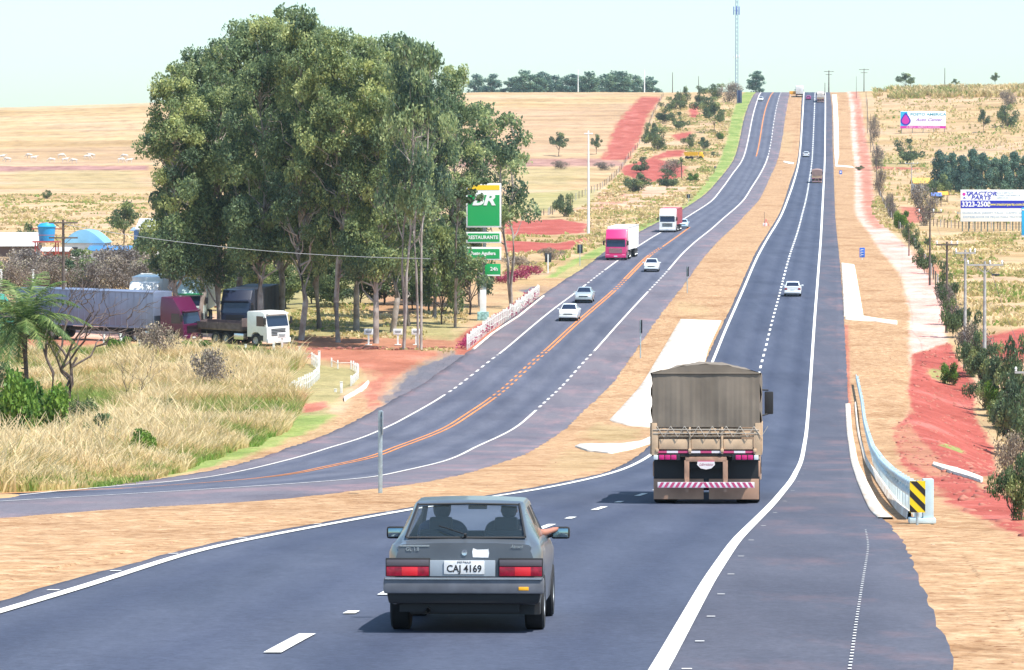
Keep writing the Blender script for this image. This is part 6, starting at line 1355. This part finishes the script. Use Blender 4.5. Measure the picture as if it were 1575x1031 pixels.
# light mast
p = gpos(905, 362); s = ppm(p.y); H = (362 - 206) / s; t = empty('light_mast', p); tag(t, 'tall slender white light mast on the left slope', 'light mast')
b = MB(); b.tube([(0, 0, -.2), (0, 0, H)], [.22, .11], 10); b.build('mast', WHITE, t)
b = MB(); b.box((0, 0, H), (1.3, .25, .18), .04); b.box((0, 0, H + .25), (.2, .2, .4)); b.build('lamp_head', WHITE, t)
# radio mast on the skyline, latticed
p = Vector(atD(1132, 1400)); H = (Y0 + 14) / ppm(1400) - p.z; t = empty('radio_mast', p); tag(t, 'very tall lattice radio mast on the skyline', 'radio mast')
b = MB(); w_ = .62; n_ = int(H / 1.5)
for k in range(3): a = k * 2.094; b.tube([(math.cos(a)*w_, math.sin(a)*w_, 0), (math.cos(a)*w_*.8, math.sin(a)*w_*.8, H)], .09, 5)
for j in range(n_):
    z = j * 1.5
    for k in range(3): a, a2 = k * 2.094, (k + 1) * 2.094; b.tube([(math.cos(a)*w_, math.sin(a)*w_, z), (math.cos(a2)*w_, math.sin(a2)*w_, z + 1.5)], .05, 4, cap=False)
b.build('lattice', mat('mast_steel_blue', (.12, .20, .38), .6), t)
for i, (z, h) in enumerate([(H*.35, 1.2), (H*.80, 3.0), (H*.93, 2.0), (H*.98, 1.5)]):
    b = MB()
    for k in range(3): a = k * 2.094 + .5; b.box((math.cos(a)*1.1, math.sin(a)*1.1, z), (.35, .35, h), .05); b.tube([(0, 0, z), (math.cos(a)*1.1, math.sin(a)*1.1, z)], .05, 4)
    b.build('antenna', SWT if i != 1 else mat('antenna_blue', (.06, .12, .45), .5), t)
# wires: power lines of the right row and the cable across the grove
WIRE = mat('wire', (.05, .05, .06), .6)
def wire(a, b_, sag, r, label):
    P = []
    for i in range(13): t_ = i / 12; q = Vector(a).lerp(Vector(b_), t_); q.z -= sag * 4 * t_ * (1 - t_); P.append(q)
    m_ = MB(); m_.tube(P, r, 4); o = m_.build('cable', WIRE if 'thick' not in label else mat('pale_cable', (.35, .36, .38), .6), None); tag(o, label, 'cable', 'overhead cables'); return o
for (A, B) in zip(PL[:-1], PL[1:]):
    i = PL.index(A); wire(A[1] + Vector((.3, 0, A[2] - .1)), B[1] + Vector((.3, 0, B[2] - .1)), 1.0, .011, 'overhead wire of the right pole row, %s span from the camera' % ['first','second','third','fourth','fifth'][i])
pA = atD(200, 300); pB = atD(660, 300); f_ = lambda px, row, D: Vector(((px - CX) / F * D, D, (Y0 - row) * D / F))
pc = gpos(98, 522); wire(Vector((pc.x, pc.y, pc.z + (522 - 345) / ppm(pc.y))), f_(662, 398, 285), .6, .022, 'thick pale cable slung across the front of the grove')
# ------------------------------------------------------------------ fence of the right pasture
fp = [(1332,150),(1336,200),(1346,240),(1352,300),(1372,340),(1400,372),(1424,410),(1446,450),(1470,500)]
def wire_fence(pts, n, label, h=1.3):
    P = np.array([at(*q) for q in pts]); P = P[np.argsort(P[:, 1])]; d = np.r_[0, np.cumsum(np.linalg.norm(np.diff(P[:, :2], axis=0), axis=1))]; o0 = P[0]; root = empty('wire_fence', o0); tag(root, label, 'fence', 'wire fences'); Q = []
    for i in range(n):
        t_ = d[-1] * (i / (n - 1)) ** 1.2; x, y = np.interp(t_, d, P[:, 0]), np.interp(t_, d, P[:, 1]); z = float(surf(x, y)); Q.append((x - o0[0], y - o0[1], z - o0[2]))
        b = MB(); b.tube([(Q[-1][0], Q[-1][1], Q[-1][2] - .1), (Q[-1][0], Q[-1][1], Q[-1][2] + h)], .07, 6); b.build('post', WOODPOLE if i % 3 else CONCPOLE, root)
    b = MB()
    for zz in (.4, .75, 1.1): b.tube([(q[0], q[1], q[2] + zz) for q in Q], .012, 4)
    b.build('wires', WIRE, root)
wire_fence(fp, 90, 'wire fence with mixed posts following the pale track on the right')
wire_fence([(1425,348),(1460,350),(1500,352),(1600,353)], 26, 'wooden fence below the large billboard', 1.2)
wire_fence([(1020,150),(1004,180),(990,215),(966,245),(955,262),(925,290),(880,310),(845,330)], 60, 'pale wire fence climbing beside the ploughed red strip', 1.4)
wire_fence([(720,336),(780,334),(850,330)], 20, 'low fence along the foot of the stubble field behind the pylon', 1.2)
# ------------------------------------------------------------------ billboards
def billboard(name, x0, x1, r0, r1, base, label, nleg, D=None):
    D = D or at((x0 + x1)/2, base)[1]; s = 1 / ppm(D); xc = ((x0 + x1)/2 - CX) * s; z0 = float(gz(xc, D)); root = empty(name, (xc, D, z0)); tag(root, label, 'billboard', 'billboards of the right pasture')
    zt, zb = (Y0 - r0)*s - z0, (Y0 - r1)*s - z0; b = MB(); b.box((0, 0, (zt + zb)/2), ((x1 - x0)*s, .15, zt - zb), .02); pnl = b.build('panel', SWT, root)
    for i in range(nleg):
        x = ((x1 - x0)*s*.94) * (i/(nleg-1) - .5); b = MB(); b.box((x, .16, zt*.5 - .2), (.16, .16, zt + .2)); b.build('leg', mat('leg_timber', (.10, .14, .13), .8), root)
    return root, pnl, s, zt, zb, (x1 - x0)*s
NAVY = mat('print_navy', (.01, .02, .42), .5); CYAN = mat('print_cyan', (.02, .42, .75), .5); MAG = mat('print_magenta', (.55, .01, .35), .5); PGREY = mat('print_grey_blue', (.25, .38, .52), .6); LEM = mat('print_lemon', (.85, .75, .12), .5)
root, pn, s, zt, zb, Wb = billboard('billboard', 1477, 1580, 292, 341, 356, 'large white and blue billboard advertising tractor parts at the right edge', 11)
Hb_ = zt - zb
b = MB(); b.box((0, -.085, zb + Hb_*.54), (Wb, .02, Hb_*.24)); b.build('blue_band', NAVY, pn)
text('lettering', 'TRACTOR', Hb_*.165, NAVY, pn, T(-Wb*.20, -.09, zb + Hb_*.875) @ FACE_BACK, .01, shear=.2, bold=.02, sx=1.3)
text('lettering', 'PARTS', Hb_*.165, NAVY, pn, T(-Wb*.20, -.09, zb + Hb_*.745) @ FACE_BACK, .01, shear=.2, bold=.02, sx=1.3)
text('lettering', '3323-2508', Hb_*.22, SWT, pn, T(-Wb*.27, -.105, zb + Hb_*.54) @ FACE_BACK, .01, bold=.03, sx=.95)
text('lettering', 'www.tractorparts.com.br', Hb_*.115, LEM, pn, T(Wb*.19, -.105, zb + Hb_*.54) @ FACE_BACK, .01, bold=.012)
for j, (tx, zz, xx) in enumerate([('PEÇAS E SERVIÇOS', .90, .15), ('TRATORES E IMPLEMENTOS', .82, .19), ('AGRÍCOLAS', .745, .12), ('AV. GUAICURUS, JARDIM ITÁLIA - CAMPO GRANDE', .27, 0), ('DISTRIBUIDOR DE PEÇAS PARA TRATORES', .14, 0)]):
    text('small_lettering', tx, Hb_*(.075 if j < 3 else .085), PGREY, pn, T(Wb*xx, -.085, zb + Hb_*zz) @ FACE_BACK, .01, sx=.9 if j < 3 else 1.2)
b = MB(); b.lathe([(-.09, .001), (-.092, .25)], 14, 'y', (-Wb*.45, 0, zb + Hb_*.86)); b.build('logo_dot', MAG, pn); b = MB(); b.add([(-Wb*.47, -.085, zb + Hb_*.72), (-Wb*.42, -.085, zb + Hb_*.72), (-Wb*.445, -.085, zb + Hb_*.78)], [(0, 1, 2)]); b.add([(-Wb*.385, -.085, zb + Hb_*.78), (-Wb*.37, -.085, zb + Hb_*.79), (-Wb*.365, -.085, zb + Hb_*.90), (-Wb*.39, -.085, zb + Hb_*.84)], [(0, 1, 2, 3)]); b.build('logo_mark', NAVY, pn)
root, pn, s, zt, zb, Wb = billboard('billboard', 1384, 1454, 171.5, 198, 205, 'smaller white billboard up the slope with cyan and magenta drop at its left', 5)
Hb_ = zt - zb
b = MB(); b.box((-Wb*.42, -.085, zb + Hb_*.56), (Wb*.15, .02, Hb_*.82)); b.build('cyan_field', CYAN, pn)
b = MB(); b.box((0, -.088, zb + Hb_*.075), (Wb, .02, Hb_*.14)); b.build('magenta_band', MAG, pn)
def drop(r_, dy, m, nm):
    P = []
    for k in range(24): a = 2*math.pi*k/24; q = math.sin(a); P.append((math.cos(a)*r_*(1 - .55*max(0, q)), r_*(q if q < 0 else q*1.45)))
    b = MB(); b.add([(-Wb*.385 + x, dy, zb + Hb_*.47 + z) for x, z in P], [tuple(range(24))]); b.add([(-Wb*.385 + x, dy + .02, zb + Hb_*.47 + z) for x, z in P], [tuple(range(24))[::-1]]); b.build(nm, m, pn, smooth=False)
drop(Hb_*.30, -.11, NAVY, 'drop_outline'); drop(Hb_*.22, -.135, MAG, 'drop_fill')
text('lettering', 'POSTO AMERICA', Hb_*.20, mat('print_teal', (.05, .32, .45), .5), pn, T(Wb*.11, -.09, zb + Hb_*.81) @ FACE_BACK, .01, bold=.03, sx=1.35)
text('lettering', 'Auto Center', Hb_*.24, mat('print_violet', (.28, .08, .50), .5), pn, T(Wb*.12, -.09, zb + Hb_*.50) @ FACE_BACK, .01, shear=.45, bold=.02, sx=1.2)
text('lettering', 'A 500 m - ABERTO 24 HORAS', Hb_*.10, SWT, pn, T(0, -.105, zb + Hb_*.075) @ FACE_BACK, .01, sx=1.5)
# cyan pillar at the right edge
p = atD(1576, at(1560, 362)[1] * .97); t = empty('pylon_sign', p); tag(t, 'bright cyan pylon sign cropped by the right photo edge beside the large billboard', 'pylon sign'); s = 1 / ppm(p[1])
b = MB(); b.box((0, 0, 26*s), (10*s, .5, 42*s), .05); b.build('panel', CYAN, t); b = MB(); b.box((0, 0, 1.0), (.9, .4, 2.2)); b.box((0, -.27, 44*s), (9*s, .03, 2*s)); b.build('base', SWT, t)
# ------------------------------------------------------------------ buildings
def shed(name, px, py, w_px, h_px, depth, label, wallm, roofm, rh=.9, rot=0.0, curved=False, windows=0, cat='shed'):
    p = gpos(px, py); s = 1 / ppm(p.y); w_, h = w_px*s, h_px*s; root = empty(name, p, (0, 0, rot)); tag(root, label, cat, 'buildings')
    b = MB(); b.box((0, depth/2, h/2), (w_, depth, h)); wl = b.build('wall', wallm, root)
    if curved:
        b = MB(); prof_ = [(-w_*.53 + w_*1.06*i/16, h + rh*math.sin(math.pi*i/16)) for i in range(17)]; n_ = 17
        vs_ = [(x, -.3, z) for x, z in prof_] + [(x, depth + .3, z) for x, z in prof_]; b.add(vs_, [(i, i+1, n_+i+1, n_+i) for i in range(n_-1)] + [tuple(range(n_))[::-1], tuple(range(n_, 2*n_))])
        b.build('roof', roofm, root, normals=False)
    else:
        b = MB(); b.prism([(-.5, h), (depth/2, h + rh), (depth + .5, h), (depth + .5, h - .1), (depth/2, h + rh - .1), (-.5, h - .1)], -w_/2 - .4, w_/2 + .4); b.build('roof', roofm, root)
    for i in range(windows):
        x = w_ * ((i + .5)/windows - .5); q = MB(); q.box((x, -.02, h*.55), (w_/windows*.45, .06, h*.4)); wn = q.build('window', DGLASS, root); q = MB(); q.box((x, -.05, h*.34), (w_/windows*.5, .06, .08)); q.build('sill', SWT, wn)
    return root
WALLW = mat('white_plaster', (.72, .73, .72), .8, noise=.15, nscale=.6); BRICK = mat('red_brick_wall', (.34, .09, .06), .9, noise=.3, nscale=2); ROOFW = mat('pale_metal_roof', (.66, .67, .66), .5, .2, noise=.15, nscale=1); ROOFB = mat('light_blue_roof', (.22, .48, .68), .45, .1, noise=.15, nscale=.7); GREYW = mat('grey_blue_cladding', (.25, .34, .50), .5)
shed('long_shed', 15, 396, 78, 18, 7, 'long low shed with whitish roof at the left photo edge', mat('dark_shed_wall', (.12, .09, .09), .9), ROOFW, 1.6)
shed('arched_shed', 128, 400, 62, 26, 9, 'arched light blue roofed building behind the wooden pole', WALLW, ROOFB, 1.6, curved=True, windows=2, cat='building')
shed('low_building', 168, 402, 58, 17, 6, 'low white building right of the arched blue roof', WALLW, mat('blue_eave', (.05, .20, .45), .5), .5, windows=3, cat='building')
shed('brick_shed', 84, 410, 34, 24, 5, 'red brick shed under the blue water tank', BRICK, ROOFW, .4, cat='building')
shed('white_warehouse', 245, 400, 62, 48, 10, 'white warehouse gable behind the dark green bush', WALLW, ROOFW, 1.2, windows=2, cat='warehouse')
shed('clad_annex', 212, 398, 12, 44, 6, 'narrow blue grey clad annex left of the white warehouse', GREYW, GREYW, .3, cat='building')
h_ = shed('roadside_house', 1424, 296, 34, 14, 7, 'small white house with yellow and red roof beside the plantation', WALLW, mat('yellow_tile', (.62, .38, .08), .7, noise=.3), 1.2, windows=3, cat='house')
# blue tank on its steel tower
p = gpos(72, 414); s = 1 / ppm(p.y); t = empty('water_tower', p); tag(t, 'bright blue water tank on a red steel frame tower', 'water tower'); zt_ = (414 - 372)*s
b = MB()
for sx in (-1, 1):
    for sy in (-1, 1): b.box((sx*1.15, sy*1.15, zt_/2), (.14, .14, zt_))
    b.tube([(sx*1.15, -1.15, .3), (-sx*1.15, -1.15, zt_ - .4)], .05, 5)
b.box((0, 0, zt_), (2.9, 2.9, .16)); b.build('frame', mat('tower_red', (.42, .08, .07), .6, noise=.2), t)
b = MB(); b.box((0, 0, zt_ + 1.45), (3.3, .12, .12)); b.box((0, -1.2, zt_ + .75), (2.9, .06, .06)); b.build('railing', mat('tower_red', (.42, .08, .07)), t)
b = MB(); b.lathe([(0, .01), (0, .85), (1.5, 1.0), (1.55, 1.08), (1.62, 1.08), (1.66, 1.0), (1.95, .75), (2.05, .01)], 24, 'z', (0, 0, zt_ + .1)); b.build('tank', mat('tank_blue', (.02, .30, .62), .4), t)
b = MB(); b.lathe([(0, .01), (0, .5), (.9, .55), (1.0, .01)], 18, 'z', (-1.4, .3, zt_ - 2.2)); b.build('lower_tank', mat('tank_blue', (.02, .30, .62)), t)
for i, (px, py, top) in enumerate([(2,452,412),(51,452,412),(101,452,412),(147,452,408),(152,452,410)]):
    b = MB(); H = (py - top) / ppm(at(px, 455)[1]); b.box((0, 0, H/2), (.22, .22, H), .02); b.box((0, 0, H), (.26, .26, .08)); o = b.build('concrete_post', SWT, None); o.location = gpos(px, 455); tag(o, 'white concrete post standing above the trailers, %s' % ordinal(i, 5), 'post', 'white concrete posts behind the trailers')
# colourful clutter by the plantation
for i, (px, py, m, lab) in enumerate([(1450, 316, mat('orange_tarp', (.85, .32, .02), .6), 'orange covered market stall under the plantation edge'), (1440, 318, mat('blue_tarp', (.08, .16, .50), .6), 'small blue covered stall left of the orange one')]):
    t = empty('stall', gpos(px, py)); tag(t, lab, 'stall', 'stalls by the plantation'); b = MB(); b.prism([(-.9, 2.0), (0, 2.7), (.9, 2.0)], -1.0, 1.0); b.build('canopy', m, t)
    b = MB(); [b.box((sx*.9, sy*.8, 1.0), (.08, .08, 2.0)) for sx in (-1, 1) for sy in (-1, 1)]; b.box((0, 0, .8), (1.8, 1.2, .1)); b.build('frame', WOODPOLE, t)
# ------------------------------------------------------------------ cattle grazing the stubble field
COWM = mat('white_cattle_hide', (.62, .56, .50), .8, noise=.1)
def cow(p, rz, sc_, label, graze, s0):
    hz_ = .45 if graze else 1.35; hx = 1.30 if graze else 1.18
    J = [((-.75, 0, 1.12), .22, .27), ((-.35, 0, 1.08), .26, .33), ((.15, 0, 1.05), .27, .34), ((.55, 0, 1.16), .24, .33), ((.85, 0, 1.12 if graze else 1.28), .14, .2), ((hx - .15, 0, (hz_ + .95)/2 if graze else 1.42), .11, .14), ((hx, 0, hz_ + .12), .10, .12), ((hx + .24, 0, hz_ - .06), .065, .075)]
    E = [(0,1),(1,2),(2,3),(3,4),(4,5),(5,6),(6,7)]
    def add(par, pts):
        for q, r_ in pts: J.append((q, r_)); E.append((par, len(J)-1)); par = len(J)-1
    for sy in (-1, 1):
        add(0, [((-.62, sy*.17, .86), .13), ((-.55, sy*.18, .66), .085), ((-.74, sy*.18, .44), .055), ((-.70, sy*.18, .10), .045), ((-.66, sy*.18, .02), .055)])
        add(3, [((.55, sy*.16, .78), .10), ((.58, sy*.17, .42), .06), ((.56, sy*.17, .10), .042), ((.60, sy*.17, .02), .055)])
        add(6, [((hx - .04, sy*.17, hz_ + .20), .035), ((hx - .06, sy*.26, hz_ + .18), .02)])
    add(3, [((.42, 0, 1.50), .10)])                # hump
    add(0, [((-.98, 0, 1.10), .04), ((-1.04, 0, .75), .025), ((-1.03, 0, .5), .04)])
    o = skin_person('cow', None, J, E, COWM, sub=1); o.location = p; o.rotation_euler = (0, 0, rz); o.scale = (sc_,) * 3; return tag(o, label, 'cow', 'white cattle in the stubble field')
cw = [(3,246,0),(12,250,3),(45,244,2.9),(52,248,.1),(80,251,3.2),(94,244,0),(100,251,.2),(114,252,3),(134,246,.1),(141,244,3.1),(186,251,.2),(192,245,3),(199,252,.1)]
for i, (px, py, rz) in enumerate(cw):
    cow(gpos(px, py), rz, 1.0, 'white cow above the red terrace, %s of its herd' % ordinal(i, len(cw)), i % 3 != 0, i)
# ------------------------------------------------------------------ thin dusty air
hm = bpy.data.materials.new('dusty_air'); hm.use_nodes = True; n = hm.node_tree.nodes; n.remove(n['Principled BSDF'])
pv = n.new('ShaderNodeVolumePrincipled'); pv.inputs['Color'].default_value = (.80, .92, 1, 1); pv.inputs['Density'].default_value = .00007; pv.inputs['Anisotropy'].default_value = .2
hm.node_tree.links.new(pv.outputs[0], n['Material Output'].inputs['Volume'])
b = MB(); zmin, zmax = float(GZ.min()) - 1, 95.0; b.box((0, 1330, (zmin + zmax) / 2), (7300, 2900, zmax - zmin)); o = b.build('haze', hm, None, smooth=False); tag(o, 'faint dusty haze in the air over the valley', kind='stuff')
bpy.context.scene.cycles.volume_bounces = 0
